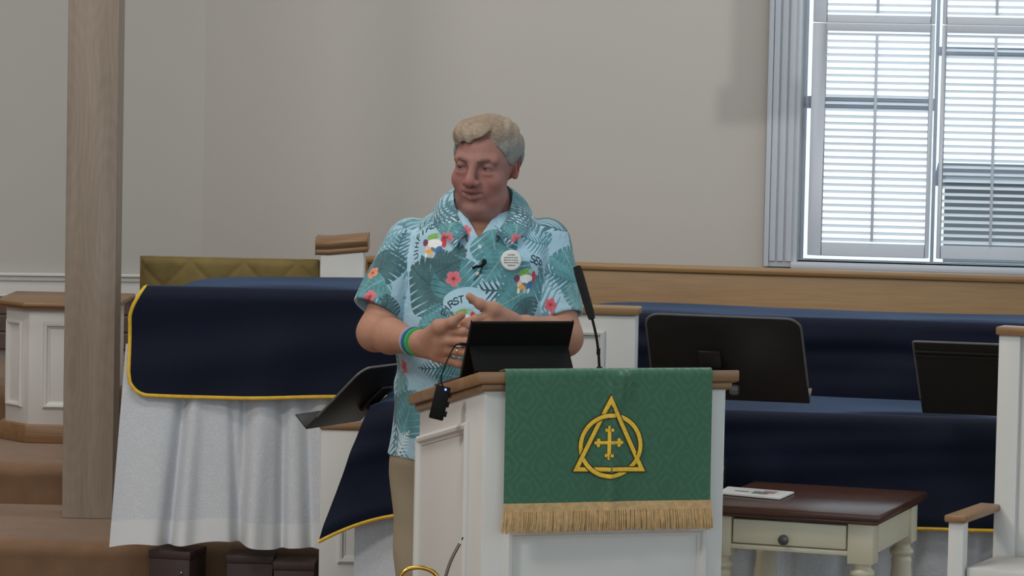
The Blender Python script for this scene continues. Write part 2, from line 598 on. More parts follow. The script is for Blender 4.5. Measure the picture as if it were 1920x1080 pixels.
# made-up block above the frame, shaped to throw the spot's shade beside the window
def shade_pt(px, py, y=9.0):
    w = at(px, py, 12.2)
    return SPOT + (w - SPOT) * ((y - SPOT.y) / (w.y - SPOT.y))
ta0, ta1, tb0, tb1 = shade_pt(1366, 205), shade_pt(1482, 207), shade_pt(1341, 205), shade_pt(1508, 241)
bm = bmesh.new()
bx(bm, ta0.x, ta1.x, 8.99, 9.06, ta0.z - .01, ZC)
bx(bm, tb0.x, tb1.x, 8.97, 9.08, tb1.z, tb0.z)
struct(obj('shade_block', bm, M['oak'], None, 0.004))
# pale outbuilding seen dimly through the slats
hb = at(1900, 330, 17.0)
ob = thing('outbuilding', 'grey outbuilding outside seen dimly through the right window slats', 'building', (at(1772, 330, 17.0).x, 17.0, -0.5), -8)
M['render'] = mat('grey_render', (120, 122, 124), 0.9, 0.05, 2)
M['slate'] = mat('slate_roof', (80, 82, 88), 0.8, 0.1, 4)
hh_ = at(1850, 338, 17.0).z + 0.5
obj('wall', box(0.0, 5, 0, 3, 0, hh_), M['render'], ob)
bm = bmesh.new()
for yy in (-0.1,):
    pv = [(-0.06, -0.12, hh_ - .03), (5.1, -0.12, hh_ - .03), (5.1, 1.5, hh_ + .05), (-0.06, 1.5, hh_ + .05), (5.1, 3.1, hh_ - .03), (-0.06, 3.1, hh_ - .03)]
v_ = [bm.verts.new(p) for p in pv]
bm.faces.new((v_[0], v_[1], v_[2], v_[3])); bm.faces.new((v_[3], v_[2], v_[4], v_[5])); bm.faces.new((v_[0], v_[3], v_[5])); bm.faces.new((v_[1], v_[4], v_[2])); bm.faces.new((v_[0], v_[5], v_[4], v_[1]))
obj('roof', bm, M['slate'], ob)

# ------------------------------------------------------------------ wooden post
p = at(161, 984, 10.1)
hw = (at(209, 700, 10.1) - at(114, 700, 10.1)).length / 2
post = obj('wooden_post', box(-hw, hw, -hw, hw, 0.57 - 0.0, ZC), M['post'], None, 0.004)
post.location = (p.x + 0.003, p.y + hw, 0)
tag(post, 'square weathered timber post rising through the frame at the left', 'post')

# ------------------------------------------------------------------ white half-height cabinet at far left
a = at(52, 851, 10.96)
cx, cy = a.x, a.y
cab = thing('panelled_cabinet', 'low white panelled cabinet with oak top and base behind the timber post', 'cabinet', (cx, cy, 0.70))
xr_ = at(196, 851, 10.96).x - cx
xl_ = at(8, 851, 11.06).x - cx
poly = [(0, 0), (xr_, 0), (xr_, 0.5), (xl_, 0.5), (xl_, 0.11)]
def zc(py, d=10.96):
    return at(52, py, d).z - 0.70
zt, zt2, zb1 = zc(566), zc(580), zc(795)
obj('body', prism(bmesh.new(), poly, zb1 - 0.01, zt2 + 0.005), M['white'], cab, 0.003)
obj('base', prism(bmesh.new(), offset_poly(poly, 0.018), 0, zb1), M['oak'], cab, 0.004)
bm = prism(bmesh.new(), offset_poly(poly, 0.034), zt - 0.014, zt)
prism(bm, offset_poly(poly, 0.022), zt2, zt - 0.013)
obj('top', bm, M['oak'], cab, 0.004)
def molding(parent, mtx, x0, x1, z0, z1, w=0.02, d=0.012, m=None, slope=0.0, name='panel_moulding'):
    """picture-frame moulding on the y=0 face of a frame given in the parent's space"""
    bm = bmesh.new()
    def q(x, y, z):
        return bm.verts.new(mtx @ Vector((x, y, z + slope * x)))
    prof = ((0, 0.0), (0.0, -d * 0.5), (w * 0.3, -d), (w * 0.6, -d * 0.9), (w * 0.75, -d * 0.3), (w, -d * 0.2), (w, 0.0))
    rings = []
    for (sx, sz, cx_, cz_) in ((1, 1, x0, z0), (-1, 1, x1, z0), (-1, -1, x1, z1), (1, -1, x0, z1)):
        rings.append([q(cx_ + sx * o, y, cz_ + sz * o) for o, y in prof])
    for i in range(4):
        r1, r2 = rings[i], rings[(i + 1) % 4]
        for k in range(len(prof) - 1):
            bm.faces.new((r1[k], r1[k + 1], r2[k + 1], r2[k]))
    return obj(name, bm, m or M['white'], parent)
def zz(py):
    return zc(py)
molding(cab, Matrix.Identity(4), at(80, 700, 10.96).x - cx, xr_ - 0.04, zz(765), zz(602), 0.022, 0.014)
dirl = Vector((xl_, 0.11, 0)).normalized()
ang = math.atan2(-dirl.y, -dirl.x)
ml = Matrix.Rotation(ang, 4, 'Z')
ll = Vector((xl_, 0.11, 0)).length
molding(cab, ml, -ll + 0.012, -0.035, zz(765), zz(602), 0.018, 0.012)

# ------------------------------------------------------------------ draped handbell tables
def cover(name, label, loc, yaw, xL, xR, depth, drop, over_left=0.0, left_round=True, seed=0, sag=0.012, corner_drop=0.0, wr=0.0):
    """quilted navy cover over a padded table; x runs along the front, y to the back, z=0 at the top"""
    root = thing(name, label, 'table cover', loc, yaw, 'navy covers on the bell tables')
    R = random.Random(seed)
    nu, nt, ne, nd = 130, 14, 8, 26
    r = 0.035
    prof = [(depth * (1 - i / nt), 0.0, 0) for i in range(nt)]                # back to front edge
    prof += [(r - r * math.sin(a), -r + r * math.cos(a), 0) for a in linspace(0, math.pi / 2, ne)]
    prof += [(0.0, -r - (drop - r) * (i + 1) / nd, (i + 1) / nd) for i in range(nd)]
    ph = [R.uniform(0, 6.3) for _ in range(6)]
    P = np.zeros((nu, len(prof), 3))
    for i in range(nu):
        u = i / (nu - 1)
        u = u * u * (3 - 2 * u) * 0.35 + u * 0.65
        x = xL + (xR - xL) * u
        e = min(x - xL, xR - x)
        for k, (y, z, f) in enumerate(prof):
            zz_, xx, yy = z, x, y
            if f == 0 and k < nt:
                zz_ += 0.006 * math.sin(7 * x + ph[0]) * math.sin(9 * y + ph[1]) - sag * (0.5 + 0.5 * math.sin(2.1 * x + ph[2])) * (y / depth)
                zz_ -= 0.022 * math.exp(-(x - xL) / 0.09) * (y / depth + 0.1) if over_left == 0 else 0
            g = max(0.0, -z) / drop
            yy -= 0.008 * g * math.sin(11 * x + ph[3]) + 0.006 * g * math.sin(23 * x + ph[4] + 2 * g) + 0.02 * g * g
            yy -= 0.007 * math.sin(3.14 * g) * math.sin(5 * x + 9 * g + ph[5])
            if left_round and f > 0:
                rr = 0.055
                lim = drop
                if x - xL < rr:
                    lim = drop - rr + math.sqrt(max(0, rr * rr - (rr - (x - xL)) ** 2))
                if -zz_ > lim:
                    zz_ = -lim
            zz_ += 0.006 * g * math.sin(6 * x + ph[1])
            yy -= wr * (0.005 * math.sin(26 * g + 3 * math.sin(2.3 * x + ph[2])) * math.exp(-((g - .25) / .25) ** 2) + 0.012 * math.exp(-((g - .92) / .07) ** 2) * (0.6 + .4 * math.sin(4 * x + ph[0])))
            if left_round:
                near = max(0.0, 1 - (x - xL) / 0.30) ** 3
                if f == 0 and k < nt:
                    xx += near * (0.04 + 0.13 * (y / depth))
                    zz_ -= near * 0.012
                else:
                    xx += near * 0.04 * max(0.0, 1 + z / 0.085) ** 1.6
            if over_left:
                c = math.exp(-max(0, x - xL) / 0.05)
                xx -= over_left * (g ** 0.88) * max(0, 1 - (x - xL) / 0.55) ** 2
                zz_ -= corner_drop * g * max(0, 1 - (x - xL) / 0.20) ** 2.2
                yy -= 0.05 * g * math.exp(-((x - xL) / 0.12) ** 2)
                zz_ -= 0.02 * math.exp(-max(0, x - xL) / 0.03) * (1 - g)
            P[i, k] = (xx, yy, zz_)
    grid_obj('cloth', P, M['navy'], root, 0.004)
    m0 = nt + ne
    path = []
    if left_round:
        path += [tuple(P[0, k]) for k in range(nt - 2, len(prof) - 1)]
    path += [tuple(P[i, -1]) for i in range(0, nu)]
    pts = [Vector(path[0])]
    for q_ in path[1:]:
        if (Vector(q_) - pts[-1]).length > 0.008:
            pts.append(Vector(q_))
    pts = [q_ + Vector((0, -0.002, 0)) for q_ in pts]
    obj('piping', tube(bmesh.new(), pts, 0.0055, 8), M['piping'], root, smooth=True)
    return root, P

def skirt(label, loc, yaw, xL, xR, z0, z1, seed, flare=0.0, hem=0.05, y=0.0, slantL=0.0, wave=0.009, folds=()):
    root = thing('table_skirt', label, 'tablecloth', loc, yaw, 'white skirts of the bell tables')
    R = random.Random(seed)
    nu, nv = 220, 26
    P = np.zeros((nu, nv, 3))
    fl = list(folds) or [(R.uniform(xL, xR), R.uniform(0.012, 0.03), R.uniform(0.4, 1.2)) for _ in range(int((xR - xL) * 12))]
    for i in range(nu):
        x = xL + (xR - xL) * i / (nu - 1)
        for k in range(nv):
            g = k / (nv - 1)
            z = z1 + (z0 - z1) * g
            q = 0.0
            for c, w, a in fl:
                cc = c + 0.03 * math.sin(c * 30) * g
                q += a * 0.036 * math.exp(-((x - cc) / w) ** 2) * (0.35 + 0.65 * g)
            q += 0.004 * math.sin(31 * x + 2 * g) * g
            if hem:
                z += 0.008 * math.sin(12 * x + seed) * g * g + 0.006 * math.sin(29 * x) * g * g
            xx = x - slantL * g * max(0, 1 - (x - xL) / 0.3)
            P[i, k] = (xx, y - flare * g + q, z)
    body = grid_obj('cloth', P, M['skirt'], root, 0.002)
    if hem:
        kk = int((1 - hem / (z1 - z0)) * (nv - 1))
        H = P[:, kk:, :].copy()
        H[:, :, 1] -= 0.0025
        grid_obj('hem', H, M['skirt_hem'], root, 0.0015)
    return root

# white skirt cloth with a faint woven leaf figure
ms, nts, ps = nodes('skirt')
tc = N(nts, 'ShaderNodeTexCoord')
vo = N(nts, 'ShaderNodeTexVoronoi'); vo.inputs['Scale'].default_value = 130
nz = N(nts, 'ShaderNodeTexNoise'); nz.inputs['Scale'].default_value = 30; nz.inputs['Detail'].default_value = 6
nts.links.new(tc.outputs['Object'], vo.inputs['Vector']); nts.links.new(tc.outputs['Object'], nz.inputs['Vector'])
mm = N(nts, 'ShaderNodeMath', operation='MULTIPLY'); nts.links.new(vo.outputs[0], mm.inputs[0]); nts.links.new(nz.outputs[0], mm.inputs[1])
mr = N(nts, 'ShaderNodeMapRange'); mr.inputs[1].default_value = 0.12; mr.inputs[2].default_value = 0.3
nts.links.new(mm.outputs[0], mr.inputs[0])
mx = N(nts, 'ShaderNodeMix', data_type='RGBA'); nts.links.new(mr.outputs[0], mx.inputs[0])
mx.inputs[6].default_value = (*srgb(208, 210, 216), 1); mx.inputs[7].default_value = (*srgb(202, 204, 209), 1)
nts.links.new(mx.outputs[2], ps.inputs['Base Color']); ps.inputs['Roughness'].default_value = 0.8
ps.inputs['Sheen Weight'].default_value = 0.2
bp = N(nts, 'ShaderNodeBump'); bp.inputs['Strength'].default_value = 0.2; bp.inputs['Distance'].default_value = 0.002
nts.links.new(mr.outputs[0], bp.inputs['Height']); nts.links.new(bp.outputs[0], ps.inputs['Normal'])
M['skirt'] = ms
M['skirt_hem'] = mat('skirt_hem', (216, 216, 218), 0.8, 0.015, 9, bump=0.05)

def bell_table(label, loc, yaw, xL, xR, depth, h, pad=0.09, inset=0.0):
    t = thing('bell_table', label, 'table', loc, yaw, 'folding tables under the navy covers')
    obj('table_top', box(xL + 0.01 + inset * 0.8, xR - 0.01, 0.03, depth - 0.03, h - 0.03, h), M['black'], t, 0.004)
    for x in (xL + 0.12, xR - 0.12):
        for y in (0.12, depth - 0.12):
            obj('leg', tube(bmesh.new(), [(x, y, h - 0.02), (x, y, 0.02)], 0.014, 10), M['black_plastic'], t, smooth=True)
            t2 = obj('foot', box(x - 0.03, x + 0.03, y - 0.03, y + 0.03, 0.0, 0.02), M['black_plastic'], t, 0.003)
    obj('foam_pad', box(xL + 0.008 + inset, xR - 0.008, 0.025, depth - 0.03, h, h + pad), M['foam'], t, 0.02)
    return t

# upper left table, standing on wooden blocks
D1 = 9.45
a = at(243, 640, D1)
ztop1 = at(400, 541, D1).z
xR1 = at(764, 640, D1).x - a.x
ORI1 = (a.x, D1, ztop1)
cover('table_cover', 'navy cover with rounded gold-piped corner on the table beside the timber post', ORI1, 0, 0.0, xR1, 0.66,
      ztop1 - at(440, 741, D1).z, seed=3)
zs = at(400, 1022, D1).z
fold_px = [(353, .016, 1.3), (372, .02, -.6), (432, .012, .7), (462, .018, 1.2), (500, .03, -.7), (531, .016, 1.1), (574, .022, 1.2), (300, .05, -.5), (640, .02, 1), (690, .02, .8)]
skirt('white leaf-patterned table skirt hanging under the cover beside the timber post', (a.x, D1 + 0.020, 0), 0, -0.012, xR1, zs, ztop1 - 0.16, 5,
      flare=0.035, hem=0.055, slantL=0.035, folds=[((px - 243) / 6400 * D1, w, s) for px, w, s in fold_px])
BT = 0.60
bell_table('folding table under the navy cover beside the timber post', (a.x, D1 + 0.02, BT), 0, 0.0, xR1, 0.64, ztop1 - BT - 0.125, inset=0.17)

def block(label, px0, px1, pyt, d, dep, yaw=0, zb=0.27, notch=None):
    a, b = at(px0, pyt, d), at(px1, pyt, d)
    t = thing('riser_block', label, 'block', (a.x, d, zb), yaw, 'wooden blocks under the bell table')
    w = b.x - a.x
    h = a.z - zb
    bm = box(0, w, 0, dep, 0, h - 0.022)
    obj('block_body', bm, M['block'], t, 0.003)
    obj('block_top', box(-0.002, w + 0.002, -0.002, dep, h - 0.0225, h), M['block'], t, 0.003)
    bm = bmesh.new(); sph(bm, (w * 0.8, -0.002, h - 0.06), 0.005, 8, 6, (1, .5, 1))
    obj('screw_head', bm, M['chrome'], t, smooth=True)
    return t
block('dark wooden block under the left end of the white table skirt', 280, 360, 1031, 9.44, 0.14, -14)
block('taller dark wooden block behind the white panel at the skirt end', 425, 512, 1041, 9.46, 0.13, 0)
block('shorter dark wooden block beside the white end panel', 513, 590, 1054, 9.42, 0.13, 0)
# upper right table
D2 = 9.82
a2 = at(1050, 590, D2)
YAW2 = -7.5
zt2_ = at(1240, 590, 9.78).z
cover('table_cover', 'navy cover on the upper table below the long oak pew rail', (a2.x, D2, zt2_), YAW2, 0.0, 1.62, 0.66, 0.30, left_round=False, seed=11, sag=0.02, wr=1.0)
skirt('white table skirt hidden behind the lower navy table at right', (a2.x, D2 + 0.012, 0), YAW2, 0.0, 1.62, 0.60, zt2_ - 0.16, 8, hem=0.05)
bell_table('folding table under the navy cover below the oak pew rail', (a2.x, D2 + 0.02, 0.57), YAW2, 0.0, 1.62, 0.64, zt2_ - 0.57 - 0.135)
# lower table, running behind the preacher and the pulpit
D3 = 8.86
a3 = at(694, 760, D3)
YAW3 = -6.5
zt3 = at(735, 752, D3).z
cover('table_cover', 'navy cover with pointed gold-piped corner on the lower table behind the pulpit', (a3.x, D3, zt3), YAW3, 0.0, 1.78, 0.56,
      zt3 - at(735, 957, D3 - .02).z, over_left=0.118, left_round=False, seed=21, corner_drop=0.075, wr=0.6)
skirt('white table skirt below the lower navy cover behind the pulpit', (a3.x, D3 + 0.02, 0), YAW3, -0.035, 1.78, 0.30, zt3 - 0.16, 9, hem=0.05, flare=0.01)
bell_table('folding table under the lower navy cover behind the pulpit', (a3.x, D3 + 0.03, 0.27), YAW3, 0.02, 1.77, 0.53, zt3 - 0.27 - 0.125)

# ------------------------------------------------------------------ choir rail pieces
# quilted panel behind the upper left table
a = at(262, 480, 10.45); b = at(599, 480, 10.45)
q = thing('quilted_panel', 'olive gold panel with stitched diamond pattern above the left navy cover', 'panel', (a.x, 10.45, 0.70), -1.0)
wq_, hq = b.x - a.x, a.z - 0.70
M['quilt'] = mat('olive_gold_fabric', (126, 108, 62), 0.9, 0.12, 22, bump=0.3, bscale=200, sheen=0.2)
nx, nz_ = 180, 120
P = np.zeros((nx, nz_, 3))
for i in range(nx):
    x = wq_ * i / (nx - 1)
    for k in range(nz_):
        z = hq * k / (nz_ - 1)
        s = 0.165
        d1 = abs(((x + (hq - z)) / s + .5) % 1 - 0.5) * s
        d2 = abs(((x - (hq - z)) / s + .12 + .5) % 1 - 0.5) * s
        puff = 0.006 * (1 - math.exp(-d1 / 0.012)) * (1 - math.exp(-d2 / 0.012))
        e = min(x, wq_ - x, hq - z)
        P[i, k] = (x, -puff * min(1, e / 0.02) + 0.010 * math.exp(-e / 0.008), z)
grid_obj('quilted_front', P, M['quilt'], q, 0.003)
obj('board', box(0, wq_, 0.004, 0.04, 0, hq), M['quilt'], q, 0.006)

def rail_end(name, label, px0, px1, py_top, d, zb, yaw, w_extra, dep, cap=(0.03, 0.05), m_cap='oak'):
    pass

# newel of the choir rail with a rounded oak cap
a = at(601, 478, 10.38); b = at(682, 478, 10.38)
nw = thing('rail_newel', 'white rail end with rounded oak cap left of the preacher', 'newel', (a.x, 10.38, 0.70), 1)
w = b.x - a.x
hz = a.z - 0.70
obj('body', box(0, w, 0, 0.22, 0, hz + 0.012), M['white'], nw, 0.003)
bm = bmesh.new()
prof = [(-0.004, 0.0), (-0.008, 0.012), (-0.004, 0.016), (-0.014, 0.026), (-0.016, 0.036), (-0.010, 0.046), (0.0, 0.050)]
x0, x1 = -0.004, w + 0.012
L_, R_ = [], []
def capsec(x):
    pr = [(-y_ * 0 + yy, zz_) for yy, zz_ in prof for y_ in (0,)]
    return pr
vsl = []
for x, rise in ((x0 - 0.012, 0.0), (x0 + 0.03, 0.0), (x1, 0.012)):
    vsl.append([bm.verts.new((x, yy, hz + zz_ + rise)) for yy, zz_ in prof] + [bm.verts.new((x, 0.23 - yy, hz + zz_ + rise)) for yy, zz_ in prof[::-1]])
for A_, B_ in zip(vsl, vsl[1:]):
    n = len(A_)
    for i in range(n):
        bm.faces.new((A_[i], A_[(i + 1) % n], B_[(i + 1) % n], B_[i]))
bm.faces.new(vsl[0]); bm.faces.new(vsl[-1][::-1])
obj('cap', bm, M['oak'], nw, 0.004, smooth=True)
# long oak pew rail
a = at(684, 480, 10.95)
pr = thing('pew_rail', 'long light oak pew back running behind the preacher and under the window', 'pew', (a.x, 10.95, 0.70), -10)
zt_ = a.z - 0.70
obj('back_board', box(0.01, 2.75, 0.0, 0.028, 0.05, zt_ - 0.012), M['oak_light'], pr, 0.004)
obj('top_rail', box(-0.004, 2.76, -0.014, 0.042, zt_ - 0.022, zt_), M['oak_light'], pr, 0.008)
obj('end_board', box(-0.012, 0.012, -0.03, 0.40, 0.0, zt_ - 0.015), M['oak_y'], pr, 0.004)
obj('seat', box(0.012, 2.72, 0.02, 0.38, 0.36, 0.385), M['oak_light'], pr, 0.004)
obj('end_board', box(2.72, 2.744, -0.03, 0.40, 0.0, zt_ - 0.015), M['oak_y'], pr, 0.004)
# white end panel left of the preacher's legs
a = at(602, 805, 9.33); b = at(738, 805, 9.33)
ep = thing('end_panel', 'white panelled partition with oak cap behind the pointed navy cover corner', 'partition', (a.x, 9.33, 0.27), 0)
w = b.x - a.x; h = a.z - 0.27
obj('body', box(0, w, 0, 0.06, 0, h), M['white'], ep, 0.003)
obj('cap', box(-0.004, w + 0.006, -0.006, 0.07, h, h + 0.016), M['oak'], ep, 0.004)
m_ = Matrix.Identity(4)
xm_ = at(633, 1000, 9.33).x - a.x
molding(ep, m_, xm_, w - 0.03, at(640, 1056, 9.33).z - 0.27, at(640, 925, 9.33).z - 0.27, 0.022, 0.012)
# white panelled post right of the preacher
a = at(1192, 592, 9.36)
cp = thing('panelled_post', 'white panelled rail post with light oak cap behind the microphone', 'newel', (a.x, 9.36, 0.27), -7)
w = 0.30; h = a.z - 0.27
obj('body', box(-w, 0, 0, 0.10, 0, h), M['white'], cp, 0.003)
obj('cap', box(-w - 0.01, 0.008, -0.010, 0.11, h, at(1150, 577, 9.36).z - 0.27), M['oak_light'], cp, 0.004)
xe = at(1134, 650, 9.36).x - a.x
molding(cp, Matrix.Identity(4), -w + 0.03, xe, 0.12, at(1110, 620, 9.36).z - 0.27, 0.02, 0.012)
# ------------------------------------------------------------------ pulpit
YAWP = 18.0
a = at(905, 900, 7.5)
PP = Vector((a.x, a.y, 0))
Pm = frame(PP, YAWP)
def pl(px, py, y=0.0):
    return on_plane(px, py, Pm, y)
PW = pl(1357, 900)[0]
PD = 0.50
SL = 0.185
pul = thing('pulpit', 'white panelled pulpit with sloping oak top in front of the preacher', 'pulpit', PP, YAWP)
zcap = pl(920, 697, -0.022)[1]
zbody = zcap - 0.042
obj('body', box(0, PW, 0, PD, 0.1, zbody, slope=0.0) if False else bx(bmesh.new(), 0, PW, 0, PD, 0.02, zbody), M['white'], pul, 0.003)
# slope the body's top by moving its upper back edge
bo = [o for o in COL.objects if o.parent == pul and o.name.startswith('body')][0]
for v in bo.data.vertices:
    if v.co.z > 0.6:
        v.co.z -= SL * v.co.y
def slab(o, t0, t1):
    bm = bmesh.new()
    return bx(bm, -o, PW + o, -o, PD + o, zcap - t1, zcap - t0, slope=SL)
bm = bmesh.new()
bx(bm, -0.022, PW + 0.024, -0.022, PD + 0.025, zcap - 0.026 - SL * 0.022, zcap - SL * 0.022, slope=SL)
obj('desk_top', bm, M['oak'], pul, 0.004)
bm = bmesh.new()
bx(bm, -0.010, PW + 0.012, -0.010, PD + 0.012, zcap - 0.042 - SL * 0.022, zcap - 0.0255 - SL * 0.022, slope=SL)
obj('cove_moulding', bm, M['oak'], pul, 0.005)
obj('plinth', box(-0.02, PW + 0.02, -0.02, PD + 0.02, 0, 0.12), M['white'], pul, 0.006)
molding(pul, Matrix.Identity(4), pl(945, 1040)[0], pl(1326, 1040)[0], 0.2, pl(1145, 985)[1], 0.026, 0.012)
# side panel, its top following the slope
ms_ = Matrix.Translation((0, PD, 0)) @ Matrix.Rotation(math.radians(-90), 4, 'Z')
inv = (Pm @ ms_).inverted()
o_ = inv @ CAMP
def side(px, py):
    d_ = inv.to_3x3() @ ray(px, py)
    t_ = -o_.y / d_.y
    p_ = o_ + d_ * t_
    return p_.x, p_.z
sx0, sz0 = side(786, 818); sx1, sz1 = side(882, 790)
slope_s = (sz1 - sz0) / (sx1 - sx0)
bm = bmesh.new()
w_, d_ = 0.024, 0.012
prof = ((0, 0.0), (0.0, -d_ * 0.5), (w_ * 0.3, -d_), (w_ * 0.6, -d_ * 0.9), (w_ * 0.75, -d_ * 0.3), (w_, -d_ * 0.2), (w_, 0.0))
rings = []
for (kx, kz, cx_, cz_) in ((1, 1, sx0, 0.2), (-1, 1, sx1, 0.2), (-1, -1, sx1, sz1), (1, -1, sx0, sz0)):
    rings.append([bm.verts.new(ms_ @ Vector((cx_ + kx * o, y, cz_ + kz * o + (kx * o * slope_s if kz < 0 else 0)))) for o, y in prof])
for i in range(4):
    for k in range(len(prof) - 1):
        bm.faces.new((rings[i][k], rings[i][k + 1], rings[(i + 1) % 4][k + 1], rings[(i + 1) % 4][k]))
obj('panel_moulding', bm, M['white'], pul)
# small dark switch box on the pulpit's right side
sb = thing('switch_box', 'small black box fixed to the right side of the pulpit above the side table', 'box', Pm @ Vector((PW + 0.001, 0.06, pl(1357, 889)[1])), YAWP)
obj('case', box(0.0, 0.028, 0, 0.04, -0.028, 0.028), M['black_plastic'], sb, 0.003)
obj('button', box(0.018, 0.0215, -0.003, 0.002, -0.004, 0.012), M['chrome'], sb, 0.0005)

# ------------------------------------------------------------------ green parament
md, nd_, pd = nodes('green_damask')
L = nd_.links.new
tc = N(nd_, 'ShaderNodeTexCoord')
sp = N(nd_, 'ShaderNodeSeparateXYZ'); L(tc.outputs['Object'], sp.inputs[0])
def mth(op, a, b=None, c=None):
    n = N(nd_, 'ShaderNodeMath', operation=op)
    for i, v in enumerate((a, b, c)):
        if v is None:
            continue
        if isinstance(v, (int, float)):
            n.inputs[i].default_value = v
        else:
            L(v, n.inputs[i])
    return n.outputs[0]
kx, kz = 2 * math.pi / 0.085, 2 * math.pi / 0.10
cxn = mth('COSINE', mth('MULTIPLY', sp.outputs[0], kx))
czn = mth('COSINE', mth('MULTIPLY', sp.outputs[2], kz))
s_ = mth('ADD', cxn, czn)
r1 = mth('SINE', mth('MULTIPLY', s_, 6.0))
r2 = mth('SINE', mth('MULTIPLY', sp.outputs[0], kx * 4))
r3 = mth('MULTIPLY', r2, mth('SINE', mth('MULTIPLY', sp.outputs[2], kz * 4)))
nzz = N(nd_, 'ShaderNodeTexNoise'); nzz.inputs['Scale'].default_value = 35
L(tc.outputs['Object'], nzz.inputs['Vector'])
f_ = mth('ADD', mth('MULTIPLY', r1, 0.5), mth('MULTIPLY', r3, 0.45))
f_ = mth('ADD', f_, mth('MULTIPLY_ADD', nzz.outputs[0], 1.2, -0.6))
mr = N(nd_, 'ShaderNodeMapRange'); mr.inputs[1].default_value = -0.1; mr.inputs[2].default_value = 0.35; L(f_, mr.inputs[0])
mx = N(nd_, 'ShaderNodeMix', data_type='RGBA'); L(mr.outputs[0], mx.inputs[0])
mx.inputs[6].default_value = (*srgb(52, 100, 73), 1); mx.inputs[7].default_value = (*srgb(56, 107, 82), 1)
L(mx.outputs[2], pd.inputs['Base Color'])
rr = N(nd_, 'ShaderNodeMapRange'); rr.inputs[3].default_value = 0.65; rr.inputs[4].default_value = 0.42; L(mr.outputs[0], rr.inputs[0]); L(rr.outputs[0], pd.inputs['Roughness'])
pd.inputs['Sheen Weight'].default_value = 0.25
bp = N(nd_, 'ShaderNodeBump'); bp.inputs['Strength'].default_value = 0.12; bp.inputs['Distance'].default_value = 0.001
L(mr.outputs[0], bp.inputs['Height']); L(bp.outputs[0], pd.inputs['Normal'])
M['green'] = md
M['gold_thread'] = mat('gold_thread', (244, 198, 54), 0.45, 0.14, 160, bump=0.3, bscale=500)
M['emblem_edge'] = mat('emblem_edging', (70, 50, 26), 0.8, 0.1, 60)
M['fringe'] = mat('gold_fringe', (206, 170, 120), 0.7, 0.18, 90)

par = thing('pulpit_hanging', 'green damask cloth with gold triangle and circle emblem hanging on the pulpit', 'hanging', PP, YAWP)
YC = -0.030
gx0, gx1 = pl(946, 820, YC)[0], pl(1333, 820, YC)[0]
ztopc = zcap + 0.004
zbot = pl(1145, 943, YC)[1]
gxc = pl(1146, 800, YC)[0]
def cloth_y(x, z):
    g = max(0, min(1, (ztopc - z) / (ztopc - zbot)))
    y = -0.011 * math.exp(-abs(x - gxc) / 0.008) * (0.35 + 0.65 * g)
    y -= 0.015 * math.exp(-((x - gxc - 0.03 + 0.03 * g) / 0.012) ** 2) * max(0, 1 - 3.2 * g)
    y -= 0.004 * math.sin(14 * x) * g * g - 0.003 * math.sin(37 * x + 1) * g * (1 - g)
    return y
nu, = (150,)
prof = [('t', y) for y in linspace(0.034, 0.0, 8)] + [('e', a) for a in linspace(0, 90, 7)] + [('d', z) for z in linspace(0, 1, 60)[1:]]
P = np.zeros((nu, len(prof), 3))
for i in range(nu):
    x = gx0 + (gx1 - gx0) * i / (nu - 1)
    for k, (t, v) in enumerate(prof):
        if t == 't':
            y = -0.018 + v; z = ztopc - SL * (v + 0.004)
        elif t == 'e':
            y = -0.018 + (YC + 0.018) * math.sin(math.radians(v)); z = ztopc - 0.012 + 0.012 * math.cos(math.radians(v))
            y += cloth_y(x, z) * v / 90
        else:
            z = ztopc - 0.012 - (ztopc - 0.012 - zbot) * v
            y = YC + cloth_y(x, z)
        xx = x + (0.004 * v * (1 if x > gxc else -1) * 0 if t == 'd' else 0)
        P[i, k] = (xx, y, z)
grid_obj('cloth', P, M['green'], par, 0.002)
def band(bm, pts, w, closed, yoff):
    """flat ribbon of width w along (x, z) points, lying on the cloth"""
    n = len(pts)
    vs = []
    for i in range(n):
        if closed:
            p0, p1, p2 = Vector(pts[i - 1]), Vector(pts[i]), Vector(pts[(i + 1) % n])
        else:
            p0, p1, p2 = Vector(pts[max(i - 1, 0)]), Vector(pts[i]), Vector(pts[min(i + 1, n - 1)])
        u = (p1 - p0).normalized() if (p1 - p0).length > 1e-9 else (p2 - p1).normalized()
        v = (p2 - p1).normalized() if (p2 - p1).length > 1e-9 else u
        n1, n2 = Vector((-u.y, u.x)), Vector((-v.y, v.x))
        k = (n1 + n2).normalized()
        k *= 1 / max(0.35, k.dot(n1))
        a, b = p1 + k * w / 2, p1 - k * w / 2
        yo = yoff[i] if hasattr(yoff, '__len__') else yoff
        vs.append([bm.verts.new((q.x, YC + cloth_y(q.x, q.y) + y_, q.y)) for q, y_ in ((a, yo), (p1, yo - 0.0006), (b, yo))])
    m = n if closed else n - 1
    for i in range(m):
        A_, B_ = vs[i], vs[(i + 1) % n]
        bm.faces.new((A_[0], A_[1], B_[1], B_[0])); bm.faces.new((A_[1], A_[2], B_[2], B_[1]))
    return bm
def dens(pts, closed, n=14):
    out = []
    k = len(pts)
    for i in range(k if closed else k - 1):
        a_, b_ = Vector(pts[i]), Vector(pts[(i + 1) % k])
        out += [a_.lerp(b_, t / n) for t in range(n)]
    if not closed:
        out.append(Vector(pts[-1]))
    return out
E = lambda px, py: Vector(pl(px, py, YC - 0.003))
apex, bl, br = E(1145, 749), E(1080, 880), E(1204, 880)
cc = E(1145, 836)
rad = (E(1202, 836) - E(1089, 836)).length / 2 * 0.99
radz = (E(1145, 779) - E(1145, 893)).length / 2
WBND = 0.0092
tri = dens([apex, bl, br], True)
cir = []
yo = []
keys = [(70, .0), (110, 1.), (195, 0.), (225, 1.), (315, 0.), (345, 1.), (430, 0.)]
